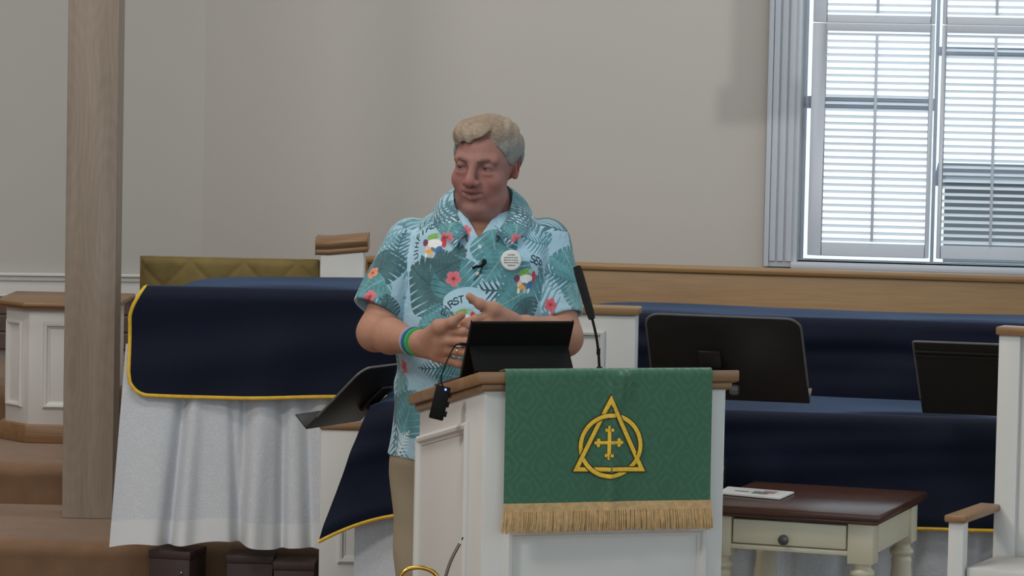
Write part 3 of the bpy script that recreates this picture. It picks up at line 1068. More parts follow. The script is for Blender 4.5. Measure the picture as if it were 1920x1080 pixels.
for i in range(96):
    d = 360 * i / 96
    cir.append(cc + Vector((rad * math.cos(math.radians(d)), radz * math.sin(math.radians(d)))))
    dd = d if d >= 70 else d + 360
    yo.append(-0.0026 - 0.0034 * float(np.interp(dd, [k[0] for k in keys], [k[1] for k in keys])))
TY = -0.0044
bm = band(bmesh.new(), tri, WBND + 0.005, True, TY + 0.0007)
obj('emblem_edging', bm, M['emblem_edge'], par, smooth=True)
bm = band(bmesh.new(), tri, WBND, True, TY)
obj('emblem_triangle', bm, M['gold_thread'], par, smooth=True)
bm = band(bmesh.new(), cir, WBND + 0.005, True, [y + 0.0007 for y in yo])
obj('emblem_edging', bm, M['emblem_edge'], par, smooth=True)
bm = band(bmesh.new(), cir, WBND, True, yo)
obj('emblem_circle', bm, M['gold_thread'], par, smooth=True)
c0 = E(1141.5, 830)
ax, az = (E(1168, 830) - E(1115, 830)).length / 2, (E(1141, 799) - E(1141, 862)).length / 2
def cross(bm, w, yv, g=0.0):
    band(bm, dens([c0 - Vector((ax - .006, 0)), c0 + Vector((ax - .006, 0))], False), w, False, yv)
    band(bm, dens([c0 - Vector((0, az - .006)), c0 + Vector((0, az - .006))], False), w, False, yv)
    for s in (-1, 1):
        for dx, dz in ((ax - .003, 0), (ax - .009, .006), (ax - .009, -.006)):
            disc(bm, c0 + Vector((s * dx, dz)), 0.0042 + g, yv - .0002)
        for dz, dx in ((az - .003, 0), (az - .009, .006), (az - .009, -.006)):
            disc(bm, c0 + Vector((dx, s * dz)), 0.0042 + g, yv - .0002)
    return bm
def disc(bm, c, r, yv):
    vs = [bm.verts.new((c.x + r * math.cos(t), YC + cloth_y(c.x, c.y) + yv, c.y + r * math.sin(t))) for t in linspace(0, 2 * math.pi, 11)[:-1]]
    bm.faces.new(vs)
obj('emblem_edging', cross(bmesh.new(), 0.0074 + 0.003, -0.0022, 0.0014), M['emblem_edge'], par)
obj('emblem_cross', cross(bmesh.new(), 0.0074, -0.0030), M['gold_thread'], par)
# fringe: a woven header and the hanging strands
fx0, fx1 = gx0 - 0.001, gx1 + 0.001
zf0, zf1 = pl(1145, 940, YC)[1], pl(1145, 956, YC)[1]
P = np.zeros((100, 4, 3))
for i in range(100):
    x = fx0 + (fx1 - fx0) * i / 99
    for k in range(4):
        z = zf0 + (zf1 - zf0) * k / 3
        P[i, k] = (x, YC - 0.004 + cloth_y(x, zbot), z)
grid_obj('fringe_header', P, M['fringe'], par, 0.002)
bm = bmesh.new()
zfe = pl(1145, 993, YC)[1]
for i in range(300):
    x = fx0 + (fx1 - fx0) * (i + random.uniform(-.3, .3)) / 299
    y = YC - 0.004 + cloth_y(x, zbot) + random.uniform(-.003, .002)
    fl = (x - (fx0 + fx1) / 2) * 0.025
    w = random.uniform(-.003, .003)
    ze = zfe + random.uniform(-.004, .003)
    tube(bm, [(x, y, zf1 + .001), (x + w * .5 + fl * .4, y - .003, (zf1 + ze) / 2), (x + w + fl, y - .001, ze)], [.0015, .0019, .0014], 4)
fr = obj('fringe_strands', bm, M['fringe'], par, smooth=True)
fr['kind'] = 'stuff'

# ------------------------------------------------------------------ tablet computer on the pulpit
def zdesk(y):
    return zcap - SL * (y + 0.022)
tab = thing('tablet_computer', 'black tablet propped on its kickstand on the pulpit top', 'tablet', Pm @ Vector((0, 0, 0)), YAWP)
fy = 0.062
foot = Vector((fy, zdesk(fy) + 0.007))
hinge = Vector((fy + 0.046, foot.y + 0.054))
dirt = Vector((-0.50, 0.866))
top = hinge + dirt * 0.064
botm = hinge - dirt * 0.096
tx0, tx1 = pl(885, 607, top.x)[0], pl(1076, 601, top.x)[0]
nrm = Vector((0.866, 0.50))                    # towards the reader
bm = bmesh.new()
vs = []
for x in (tx0, tx1):
    vs.append([bm.verts.new((x, q.x, q.y)) for q in (botm, top, top + nrm * 0.008, botm + nrm * 0.008)])
for i in range(4):
    bm.faces.new((vs[0][i], vs[0][(i + 1) % 4], vs[1][(i + 1) % 4], vs[1][i]))
bm.faces.new(vs[0]); bm.faces.new(vs[1][::-1])
obj('case', bm, M['black_plastic'], tab, 0.002)
M['screen'] = mat('dark_screen', (10, 10, 14), 0.15, 0.02, 4)
bm = bmesh.new()
q0, q1 = botm + nrm * 0.0083 + dirt * 0.01, top + nrm * 0.0083 - dirt * 0.008
vs = [bm.verts.new(v) for v in ((tx0 + .008, q0.x, q0.y), (tx1 - .008, q0.x, q0.y), (tx1 - .008, q1.x, q1.y), (tx0 + .008, q1.x, q1.y))]
bm.faces.new(vs)
obj('screen', bm, M['screen'], tab)
bm = bmesh.new()
kd = (hinge - foot).normalized()
kn = Vector((-kd.y, kd.x)) * 0.004
h2 = hinge - nrm * 0.001
vs = []
for x in (tx0 + 0.004, tx1 - 0.004):
    vs.append([bm.verts.new((x, q.x, q.y)) for q in (foot, h2, h2 + kn, foot + kn)])
for i in range(4):
    bm.faces.new((vs[0][i], vs[0][(i + 1) % 4], vs[1][(i + 1) % 4], vs[1][i]))
bm.faces.new(vs[0]); bm.faces.new(vs[1][::-1])
obj('kickstand', bm, M['black_plastic'], tab, 0.001)
M['maroon'] = mat('maroon_keyboard_cover', (70, 22, 26), 0.8, 0.1, 30)
bm = bx(bmesh.new(), tx0 - .002, tx1 + .002, botm.x + .004, botm.x + .195, zcap - SL * .022 + .0015, zcap - SL * .022 + .007, slope=SL)
obj('keyboard_cover', bm, M['maroon'], tab, 0.001)

# usb hub hanging on its lead at the pulpit's left
hub_d = 7.60
ht, hb = at(832, 724, hub_d), at(817, 786, hub_d)
hub = thing('usb_hub', 'small black port hub with blue light dangling by its lead over the pulpit edge', 'hub', ht, 0)
hz_ = (ht - hb).normalized()
hx_ = Vector((hz_.z, 0, -hz_.x)).normalized()
hy_ = hz_.cross(hx_)
hm = Matrix((hx_, hy_, hz_)).transposed().to_4x4()
hl = (ht - hb).length
obj('case', box(-0.0165, 0.0165, -0.006, 0.006, -hl, 0, mtx=hm), M['black_plastic'], hub, 0.003)
for k in range(3):
    z_ = -hl + 0.010 + k * 0.022
    obj('port', box(0.0162, 0.0215, -0.005, 0.005, z_, z_ + 0.012, mtx=hm), M['black_plastic'], hub, 0.001)
ml_, ntl, pl_ = nodes('blue_led')
nzl = N(ntl, 'ShaderNodeTexNoise'); cr = N(ntl, 'ShaderNodeMix', data_type='RGBA')
ntl.links.new(nzl.outputs[0], cr.inputs[0]); cr.inputs[6].default_value = (.05, .15, 1, 1); cr.inputs[7].default_value = (.1, .25, 1, 1)
ntl.links.new(cr.outputs[2], pl_.inputs['Emission Color']); pl_.inputs['Emission Strength'].default_value = 2.5
bm = bmesh.new(); sph(bm, hm @ Vector((0.006, -0.006, -0.006)), 0.0028, 10, 8)
obj('light', bm, ml_, hub, smooth=True)
lead0 = Pm @ Vector((tx0 - .001, hinge.x + .004, hinge.y + .004))
wp = [lead0, lead0 + Vector((-.012, .0, .001)), at(848, 655, 7.62), at(834, 685, 7.60), at(826, 712, 7.60), ht - hz_ * .004]
wp = [Pm.inverted() @ p for p in wp]
lead_pts = [q - hub.location for q in (lead0, lead0 + Vector((-.010, 0, .0015)), at(852, 650, 7.64), at(836, 682, 7.605), at(827, 710, hub_d), ht - hz_ * .003)]
obj('lead', tube(bmesh.new(), smooth_path(lead_pts, 8), 0.0017, 8), M['black_plastic'], hub, smooth=True)
obj('plug', tube(bmesh.new(), [q - hub.location for q in (lead0 + Vector((.001, 0, 0)), lead0 + Vector((-.014, 0, .0012)))], 0.0036, 8), M['black_plastic'], hub, 0.0008)

# gooseneck microphone
bx_, bz_ = pl(1124, 687, 0.05)
mloc = Pm @ Vector((bx_, 0.05, zdesk(0.05) + 0.003))
mic = thing('gooseneck_microphone', 'black gooseneck microphone with long foam windscreen on the pulpit', 'microphone', mloc, 0)
dm = mloc.y
rel = lambda px, py, d: at(px, py, d) - mloc
obj('base', lathe(bmesh.new(), [(0.012, 0), (0.012, 0.004), (0.008, 0.008), (0.006, 0.013), (0.0045, 0.014)], 16), M['black_plastic'], mic, smooth=True)
sp_ = [Vector((0, 0, 0.010)), rel(1122, 660, dm + .002), rel(1117.5, 628, dm + .006), rel(1109.5, 594, dm + .014)]
obj('gooseneck', tube(bmesh.new(), smooth_path(sp_, 10), 0.0031, 10), M['black_plastic'], mic, smooth=True)
obj('collar', tube(bmesh.new(), [sp_[1] + Vector((0, 0, -.006)), sp_[1] + Vector((0, 0, .008))], 0.0044, 10), M['black_plastic'], mic, smooth=True)
wa, wb = rel(1110, 598, dm + .013), rel(1081.5, 500, dm + .045)
ts = linspace(0, 1, 9)
obj('windscreen', tube(bmesh.new(), [wa.lerp(wb, t) for t in ts], [.0072, .0092, .0096, .0098, .0100, .0102, .0103, .0102, .0085], 14), M['foam'], mic, smooth=True)

# ------------------------------------------------------------------ brass candle lighter in the foreground
cd = 6.9
base = at(800, 1200, cd); base.z = 0
cl = thing('candle_lighter', 'brass candle lighter with wick tube and curved snuffer arm in front of the pulpit', 'candle lighter', base, 0)
rel = lambda px, py, d=cd: at(px, py, d) - base
hub_p = rel(806, 1165)
obj('handle', tube(bmesh.new(), [(0, 0, 0.02), hub_p], 0.009, 12), M['walnut'], cl, smooth=True)
obj('foot', lathe(bmesh.new(), [(0.12, 0), (0.12, 0.015), (0.03, 0.03), (0.014, 0.06)], 24), M['brass'], cl, smooth=True)
arc = [hub_p, rel(822, 1130), rel(826, 1100), rel(818, 1078), rel(802, 1067), rel(784, 1064), rel(765, 1067), rel(752, 1078), rel(746, 1098), rel(745, 1120)]
obj('snuffer_arm', tube(bmesh.new(), smooth_path(arc, 6), 0.0046, 10), M['brass'], cl, smooth=True)
bc = rel(745, 1120)
obj('snuffer_bell', lathe(bmesh.new(), [(0.004, bc.z), (0.010, bc.z - .004), (0.016, bc.z - .02), (0.024, bc.z - .045), (0.022, bc.z - .045), (0.012, bc.z - .02), (0.002, bc.z - .006)], 18, (bc.x, bc.y)), M['brass'], cl, smooth=True)
tubep = [hub_p, rel(826, 1120), rel(836, 1080), rel(846, 1050), rel(862, 1019)]
obj('wick_tube', tube(bmesh.new(), smooth_path(tubep, 6), 0.0034, 10), M['chrome'], cl, smooth=True)
M['wax'] = mat('pale_wax', (214, 210, 205), 0.4, 0.03, 60)
obj('wick', tube(bmesh.new(), [rel(862, 1020), rel(866, 1012)], 0.0015, 8), M['wax'], cl, smooth=True)
obj('wick_tip', tube(bmesh.new(), [rel(865.5, 1013.5), rel(868, 1007.5)], 0.0014, 8), M['black_plastic'], cl, smooth=True)

# ------------------------------------------------------------------ music stands
def music_stand(label, TL, TR, hdir, hlen, d, ndir_up, floor_z, pole_px=None, lip=0.05, ridges=False, wvec=None, tapered=0.0, bracket=True, pole_off=0.0, foot_r=0.22, knob_off=0.03, knob_drop=0.0, r=0.035):
    """desk given by its top-left corner (world), width vector and down vector"""
    w = wvec
    hvec = hdir.normalized() * hlen
    n = w.cross(hvec).normalized()
    base = TL + w * 0.5 + hvec * 0.55
    base = Vector((base.x, base.y, floor_z))
    t = thing('music_stand', label, 'music stand', base, 0, 'black music stands')
    f = -n if n.dot(ndir_up) < 0 else n           # reader's side
    wl_, u_, v_ = w.length, w.normalized(), hvec.normalized()
    mtx = Matrix((u_, v_, f)).transposed().to_4x4()
    mtx.translation = TL - base
    bm = bmesh.new()
    pts = []
    for cx_, cy_, a0 in ((r, r, 180), (wl_ - r, r, 270)):
        pts += [(cx_ + r * math.cos(math.radians(a0 + 90 * k / 6)), cy_ + r * math.sin(math.radians(a0 + 90 * k / 6))) for k in range(7)]
    pts += [(wl_ + tapered, hlen), (-tapered, hlen)]
    fr_ = [bm.verts.new(mtx @ Vector((x, y, 0.002))) for x, y in pts]
    bk_ = [bm.verts.new(mtx @ Vector((x, y, -0.002))) for x, y in pts]
    bm.faces.new(fr_); bm.faces.new(bk_[::-1])
    k = len(pts)
    for i in range(k):
        bm.faces.new((fr_[i], bk_[i], bk_[(i + 1) % k], fr_[(i + 1) % k]))
    obj('desk', bm, M['black'], t, 0.0008)
    bm = bmesh.new()
    tube(bm, [mtx @ Vector((x, y, 0)) for x, y in [(-tapered * .8, hlen * .8)] + pts[:-2] + [(wl_ + tapered * .8, hlen * .8)]], 0.0032, 8)
    obj('rim', bm, M['rim'], t, smooth=True)
    obj('ledge', box(-tapered, wl_ + tapered, hlen - 0.004, hlen, 0.0, lip, mtx=mtx), M['black'], t, 0.001)
    if ridges:
        for yy in (0.028, 0.042):
            obj('ridge', box(0.002, wl_ - .002, yy, yy + 0.006, -0.006, -0.001, mtx=mtx), M['black'], t, 0.001)
    xm = wl_ * 0.47 + pole_off
    ym = hlen * 0.55
    obj('bracket', box(xm - 0.028, xm + 0.028, ym - 0.045, ym + 0.05, -0.012, -0.0018, mtx=mtx), M['black'], t, 0.003)
    piv = mtx @ Vector((xm, ym + 0.02, -0.022))
    obj('tilt_hinge', tube(bmesh.new(), [piv - u_ * 0.03, piv + u_ * knob_off], 0.010, 12), M['black'], t, smooth=True)
    kp = piv + v_ * knob_drop + u_ * knob_off
    obj('knob', tube(bmesh.new(), [kp, kp + u_ * .006, kp + u_ * .022], [0.012, 0.015, 0.013], 8), M['rim'], t)
    if knob_drop:
        obj('knob_arm', tube(bmesh.new(), [piv + u_ * (knob_off - .008), kp + u_ * .004], 0.006, 8), M['black'], t, smooth=True)
    foot_c = Vector((piv.x, piv.y, 0))
    obj('pole', tube(bmesh.new(), [piv, foot_c + Vector((0, 0, 0.10))], [0.0105, 0.0125], 12), M['black'], t, smooth=True)
    for a in (90, 210, 330):
        e = foot_c + Vector((foot_r * math.cos(math.radians(a)), foot_r * math.sin(math.radians(a)), 0.012))
        obj('foot', tube(bmesh.new(), [foot_c + Vector((0, 0, 0.14)), foot_c.lerp(e, .5) + Vector((0, 0, 0.05)), e], 0.009, 8), M['black'], t, smooth=True)
    return t
# centre right
al, ta = math.radians(13), math.radians(39)
hd = Vector((math.sin(ta) * math.sin(al), math.sin(ta) * math.cos(al), -math.cos(ta)))
d0 = 8.42
TL = at(1209, 588, d0); TRp = at(1503, 598, d0 - .05)
wv = Vector((math.cos(al), -math.sin(al), 0)) * ((TRp - TL).length)
music_stand('wide black music stand seen from behind right of the pulpit', TL, None, hd, 0.285, d0, Vector((0, 1, 0.3)), 0.0, wvec=wv, tapered=0.004, pole_off=-0.03, foot_r=0.10, knob_off=0.045, knob_drop=0.052)
d1 = 8.44
TL = at(1712, 640, d1)
wv = Vector((math.cos(al), -math.sin(al), 0)) * 0.40
music_stand('black ridged music stand partly hidden by the white chair', TL, None, hd, 0.245, d1, Vector((0, 1, 0.3)), PLAT, wvec=wv, ridges=True, foot_r=0.12, pole_off=0.06, tapered=-0.012, r=0.006)
# left, tilted almost flat beside the preacher
dl = 8.95
BL = at(573, 804, dl)
k_ = dl / 6400
hup = Vector((109 * k_, -0.075, 111 * k_))
hup = Vector((109 * k_, -0.083, at(682, 691, dl - 0.083).z - BL.z))
wd = Vector((0.47, 0.88, 0)).normalized() * 0.28
music_stand('black music stand tipped nearly flat beside the pointed navy cover', BL + hup, None, -hup, hup.length, dl, Vector((-1, 0.3, 0.8)), 0.27, wvec=wd, lip=0.048, foot_r=0.10, pole_off=0.095)

# ------------------------------------------------------------------ side table
YT = -19
ta_ = at(1650, 973, 8.0)
TBm = frame(Vector((ta_.x, ta_.y, PLAT)), YT)
st = thing('side_table', 'cream side table with dark wooden top and one knobbed drawer', 'table', Vector((ta_.x, ta_.y, PLAT)), YT)
tq = lambda px, py, y=0.0: on_plane(px, py, TBm, y)
TWd, TDp = 0.45, 0.53
zt = tq(1640, 966)[1]
bm = box(-TWd, 0, 0, TDp, zt - 0.018, zt)
obj('table_top', bm, M['walnut'], st, 0.004)
obj('top_edge', box(-TWd + .008, -.008, .008, TDp - .008, zt - 0.026, zt - 0.0175), M['walnut'], st, 0.002)
za1, za0 = zt - 0.026, tq(1600, 1058, .02)[1]
lw = 0.062
fx1 = -0.02; fx0 = -TWd + 0.02; fy0 = 0.02; fy1 = TDp - 0.02
obj('apron', box(fx0 + .05, fx1 - .05, fy1 - .02, fy1 - .005, za0 + .02, za1), M['cream'], st, 0.002)
for x in (fx0 + .008, fx1 - .022):
    obj('apron', box(x, x + .014, fy0 + .05, fy1 - .05, za0 + .018, za1), M['cream'], st, 0.002)
obj('drawer_rail', box(fx0 + .05, fx1 - .05, fy0 + .004, fy0 + .02, za0 + .018, za0 + 0.03), M['cream'], st, 0.002)
dz0, dz1 = za0 + .033, za1 - .006
dr = obj('drawer', box(fx0 + lw + .004, fx1 - lw - .004, fy0 + .002, fy0 + .30, dz0, dz1), M['cream'], st, 0.003)
M['pewter'] = mat('pewter_knob', (92, 94, 90), 0.35, 0.1, 30, metal=0.6)
kx_, kz_ = tq(1472, 1011, fy0)
bm = lathe(bmesh.new(), [(0.006, 0), (0.006, 0.008), (0.010, 0.012), (0.013, 0.018), (0.012, 0.024), (0.006, 0.027)], 16)
bmesh.ops.rotate(bm, verts=bm.verts, cent=(0, 0, 0), matrix=Matrix.Rotation(math.radians(90), 3, 'X'))
bmesh.ops.translate(bm, verts=bm.verts, vec=(kx_, fy0 + .002, kz_))
obj('knob', bm, M['pewter'], dr, smooth=True)
for x in (fx0, fx1 - lw):
    for y in (fy0, fy1 - lw):
        bm = box(x, x + lw, y, y + lw, za0, za1)
        c = (x + lw / 2, y + lw / 2)
        lathe(bm, [(0.026, za0 + .001), (0.020, za0 - .010), (0.030, za0 - .020), (0.030, za0 - .028), (0.022, za0 - .036), (0.026, za0 - .046), (0.024, za0 - .06),
                   (0.029, za0 - .10), (0.028, za0 - .20), (0.019, za0 - .36), (0.016, za0 - .40), (0.024, za0 - .42), (0.024, za0 - .43), (0.015, za0 - .445), (0.014, 0.0)], 18, c)
        obj('leg', bm, M['cream'], st, 0.002)
# leaflet on the table
pq = [on_plane(px, py, TBm, 0) for px, py in ((1357, 925),)]
def on_z(px, py, z):
    r = ray(px, py)
    return CAMP + r * ((z - CAMZ) / r.z)
zw = PLAT + zt
c1, c2, c3, c4 = (on_z(px, py, zw + .002) for px, py in ((1345, 926), (1462, 937), (1489, 925), (1365, 915)))
ctr = (c1 + c2 + c3 + c4) / 4
bm = bmesh.new()
lo = [bm.verts.new(v - ctr) for v in (c1, c2, c3, c4)]
hi = [bm.verts.new(v - ctr + Vector((0, 0, .004))) for v in (c1, c2, c3, c4)]
bm.faces.new(lo[::-1]); bm.faces.new(hi)
for i in range(4):
    bm.faces.new((lo[i], lo[(i + 1) % 4], hi[(i + 1) % 4], hi[i]))
lf = thing('leaflet', 'white printed leaflet lying on the dark top of the side table', 'leaflet', ctr, 0)
obj('sheets', bm, M['paper'], lf)
M['print_pink'] = mat('pink_print', (196, 150, 160), 0.7, 0.1, 30)
M['print_grey'] = mat('grey_print', (130, 134, 140), 0.7, 0.1, 30)
for u0, u1, v0, v1, mm_ in ((.48, .72, .30, .62, 'print_grey'), (.60, .80, .45, .8, 'print_pink'), (.2, .42, .4, .5, 'print_grey')):
    bm = bmesh.new()
    f = lambda u, v: (c1.lerp(c2, u)).lerp(c4.lerp(c3, u), v) - ctr + Vector((0, 0, .0046))
    bm.faces.new([bm.verts.new(f(u, v)) for u, v in ((u0, v0), (u1, v0), (u1, v1), (u0, v1))])
    obj('printed_patch', bm, M[mm_], lf)

# ------------------------------------------------------------------ white chair at the right edge
YCH = -25
ca = at(1770, 966, 7.75)
CHm = frame(Vector((ca.x, ca.y, PLAT)), YCH)
ch = thing('clergy_chair', 'tall white armchair with oak cap and arms at the right edge', 'chair', Vector((ca.x, ca.y, PLAT)), YCH)
cq = lambda px, py, y=0.0: on_plane(px, py, CHm, y)
za = cq(1780, 966)[1]
zat = 0.017
aw = 0.052
CW = 0.62
yb = 0.265
zcap_ = cq(1875, 612, yb)[1]
obj('arm', box(0, aw, 0, yb + .01, za - zat, za), M['oak_y'], ch, 0.004)
obj('arm', box(CW - aw, CW, 0, yb + .01, za - zat, za), M['oak_y'], ch, 0.004)
for x in (0.008, CW - 0.044):
    obj('front_post', box(x, x + 0.036, 0.010, 0.046, 0, za - zat), M['white'], ch, 0.002)
xb0 = cq(1868, 800, yb)[0]
for x in (xb0, CW - xb0 - 0.052):
    obj('back_post', box(x, x + 0.052, yb, yb + 0.045, 0, zcap_ - 0.02), M['white'], ch, 0.002)
obj('back_panel', box(xb0 + .05, CW - xb0 - .05, yb + .012, yb + .032, 0.30, zcap_ - .02), M['white'], ch, 0.002)
obj('back_cap', box(xb0 - .006, CW - xb0 + .006, yb - .010, yb + .055, zcap_ - .02, zcap_), M['oak'], ch, 0.004)
zse = cq(1890, 1052, 0.18)[1]
obj('seat', box(0.046, CW - 0.046, 0.03, yb, zse - 0.05, zse), M['white'], ch, 0.006)
obj('seat_rail', box(0.044, CW - 0.044, 0.016, 0.036, zse - 0.14, zse - 0.05), M['white'], ch, 0.003)
for x in (0.010, CW - 0.03):
    obj('side_rail', box(x, x + .02, .046, yb, zse - .10, zse - .05), M['white'], ch, 0.002)

# the added block that casts the wall shade is built with the room
# ------------------------------------------------------------------ the preacher: one body grown as a smooth field
class Field:
    def __init__(s, xs, ys, zs):
        s.ax = [np.asarray(a, np.float32) for a in (xs, ys, zs)]
        s.F = np.full([len(a) for a in s.ax], 1.0, np.float32)
    def op(s, fn, lo, hi, k=0.01, mode='u'):
        sl = []
        for a, l, h in zip(s.ax, lo, hi):
            i, j = np.searchsorted(a, l), np.searchsorted(a, h)
            if j - i < 1:
                return
            sl.append(slice(i, j))
        X, Y, Z = s.ax[0][sl[0]][:, None, None], s.ax[1][sl[1]][None, :, None], s.ax[2][sl[2]][None, None, :]
        B = fn(X, Y, Z).astype(np.float32)
        A = s.F[tuple(sl)]
        if mode == 'u':
            h = np.clip(0.5 + 0.5 * (B - A) / k, 0, 1)
            R = B * (1 - h) + A * h - k * h * (1 - h)
        elif mode == 's':
            h = np.clip(0.5 - 0.5 * (A + B) / k, 0, 1)
            R = A * (1 - h) - B * h + k * h * (1 - h)
        elif mode == 'i':
            R = np.maximum(A, B)
        else:
            R = A + B
        s.F[tuple(sl)] = R
    def cone(s, a, b, ra, rb, k=0.012, mode='u', flat=None):
        a, b = np.array(a, float), np.array(b, float)
        m = max(ra, rb) + k + 0.03
        lo, hi = np.minimum(a, b) - m, np.maximum(a, b) + m
        d = b - a
        dd = float(d @ d) or 1e-9
        def fn(X, Y, Z):
            t = np.clip(((X - a[0]) * d[0] + (Y - a[1]) * d[1] + (Z - a[2]) * d[2]) / dd, 0, 1)
            return np.sqrt((X - a[0] - t * d[0]) ** 2 + (Y - a[1] - t * d[1]) ** 2 + (Z - a[2] - t * d[2]) ** 2) - (ra + (rb - ra) * t)
        s.op(fn, lo, hi, k, mode)
    def ell(s, c, r, R=None, k=0.012, mode='u', noise=None):
        c = np.array(c, float)
        r = np.array(r, float)
        R = np.eye(3) if R is None else np.array(R)       # columns are the ellipsoid's axes
        m = max(r) + k + 0.03
        def fn(X, Y, Z):
            p = [(X - c[0]) * R[0, i] + (Y - c[1]) * R[1, i] + (Z - c[2]) * R[2, i] for i in range(3)]
            k0 = np.sqrt(sum((p[i] / r[i]) ** 2 for i in range(3)))
            k1 = np.sqrt(sum((p[i] / r[i] ** 2) ** 2 for i in range(3)))
            return k0 * (k0 - 1) / np.maximum(k1, 1e-6)
        s.op(fn, c - m, c + m, k, mode)
    def mesh(s):
        """naive surface nets"""
        F = s.F
        ins = F < 0
        n = [d - 1 for d in F.shape]
        cnt = np.zeros(n, np.uint8)
        corners = [(i, j, k) for i in (0, 1) for j in (0, 1) for k in (0, 1)]
        for i, j, k in corners:
            cnt += ins[i:i + n[0], j:j + n[1], k:k + n[2]]
        act = (cnt > 0) & (cnt < 8)
        idx = np.full(n, -1, np.int32)
        C = np.argwhere(act)
        idx[act] = np.arange(len(C))
        V = {c: F[C[:, 0] + c[0], C[:, 1] + c[1], C[:, 2] + c[2]] for c in corners}
        P = np.zeros((len(C), 3)); cn = np.zeros(len(C))
        for a in corners:
            for ax in range(3):
                if a[ax]:
                    continue
                b = list(a); b[ax] = 1; b = tuple(b)
                cr = (V[a] < 0) != (V[b] < 0)
                t = np.where(cr, V[a] / np.where(V[a] - V[b] == 0, 1, V[a] - V[b]), 0)
                q = np.tile(np.array(a, float), (len(C), 1)); q[:, ax] = t
                P += q * cr[:, None]; cn += cr
        P /= cn[:, None]
        W_ = np.zeros_like(P)
        for ax in range(3):
            A = s.ax[ax].astype(float)
            W_[:, ax] = A[C[:, ax]] + P[:, ax] * (A[C[:, ax] + 1] - A[C[:, ax]])
        quads = []
        for ax in range(3):
            o1, o2 = (ax + 1) % 3, (ax + 2) % 3
            sl0 = [slice(None)] * 3; sl1 = [slice(None)] * 3
            sl0[ax] = slice(0, -1); sl1[ax] = slice(1, None)
            for q in (o1, o2):
                sl0[q] = slice(1, -1); sl1[q] = slice(1, -1)
            A, B = ins[tuple(sl0)], ins[tuple(sl1)]
            for sign in (0, 1):
                E_ = np.argwhere((A & ~B) if sign == 0 else (~A & B))
                if not len(E_):
                    continue
                E_[:, o1] += 1; E_[:, o2] += 1
                def cell(d1, d2):
                    q = E_.copy(); q[:, o1] -= d1; q[:, o2] -= d2
                    return idx[q[:, 0], q[:, 1], q[:, 2]]
                a, b, c, d = cell(1, 1), cell(0, 1), cell(0, 0), cell(1, 0)
                quads.append(np.stack([a, b, c, d] if sign == 0 else [d, c, b, a], 1))
        Q = np.concatenate(quads)
        return W_, Q

def np_mesh(name, V, Q, m, parent=None, relax=0):
    if relax:
        e = np.concatenate([Q[:, [0, 1]], Q[:, [1, 2]], Q[:, [2, 3]], Q[:, [3, 0]]])
        for _ in range(relax):
            acc = np.zeros_like(V); c = np.zeros(len(V))
            for ax in range(3):
                acc[:, ax] = np.bincount(e[:, 0], V[e[:, 1], ax], len(V)) + np.bincount(e[:, 1], V[e[:, 0], ax], len(V))
            c = np.bincount(e[:, 0], minlength=len(V)) + np.bincount(e[:, 1], minlength=len(V))
            V = V * 0.5 + 0.5 * acc / np.maximum(1, c)[:, None]
    me = bpy.data.meshes.new(name)
    me.vertices.add(len(V)); me.vertices.foreach_set('co', V.astype(np.float32).ravel())
    me.loops.add(len(Q) * 4); me.loops.foreach_set('vertex_index', Q.astype(np.int32).ravel())
    me.polygons.add(len(Q)); me.polygons.foreach_set('loop_start', np.arange(len(Q), dtype=np.int32) * 4)
    me.update(calc_edges=True); me.validate()
    o = finish(name, me, m, parent, True)
    return o, V

DM = 8.30                                             # how far in the preacher stands
ctr = at(900, 1000, DM)
man = thing('person', 'grey-haired man in tropical leaf shirt and khaki trousers gesturing behind the pulpit', 'person', (ctr.x, DM, 0))
MO = np.array((ctr.x, DM, 0.0))
def mp(px, py, d=DM):
    return np.array(at(px, py, d)) - MO               # body space: origin on the floor under him
# torso profile read off the silhouette: z, centre x, half width, half depth, centre y
rows = []
for py, cx_, hw_, b_, cy_ in ((1010, 893, 168, .150, 0.0), (850, 893, 168, .158, -.005), (760, 891, 155, .165, -.012), (690, 888, 148, .168, -.016), (600, 884, 137, .158, -.010), (540, 891, 140, .142, -.002),
                              (480, 896, 146, .130, 0.0), (440, 899, 138, .116, .006), (418, 901, 118, .102, .010), (400, 903, 92, .088, .014), (385, 905, 66, .072, .018), (370, 907, 50, .06, .02)):
    p = mp(cx_, py)
    rows.append((p[2], p[0], hw_ * DM / 6400, b_, cy_))
rows.sort()
RZ = np.array(rows)
def prof_at(Z):
    return [np.interp(Z, RZ[:, 0], RZ[:, i]) for i in (1, 2, 3, 4)]
def torso_fn(grow):
    def fn(X, Y, Z):
        cx_, a_, b_, cy_ = prof_at(Z)
        a_, b_ = a_ + grow, b_ + grow
        k = (np.abs((X - cx_) / a_) ** 2.3 + np.abs((Y - cy_) / b_) ** 2.3) ** (1 / 2.3)
        d = (k - 1) * np.minimum(a_, b_)
        return np.maximum(d, Z - RZ[-1, 0])
    return fn

sR, sL = mp(772, 457, 8.31), mp(1022, 457, 8.31)
eR, eL = mp(704, 624, 8.21), mp(1058, 634, 8.23)
wR, wL = mp(781, 641, 8.01), mp(988, 614, 8.05)
hemR, hemL = mp(706, 584, 8.24), mp(1052, 596, 8.25)

# head frame
HC = mp(913, 306, 8.27)
yaw, pit, rol = math.radians(-20), math.radians(4.5), math.radians(2.5)
Rh = np.array((Matrix.Rotation(yaw, 3, 'Z') @ Matrix.Rotation(rol, 3, 'Y') @ Matrix.Rotation(pit, 3, 'X')))
HS = 1.03
def hp(x, y, z):
    return HC + Rh @ (np.array((x, y, z)) * HS)

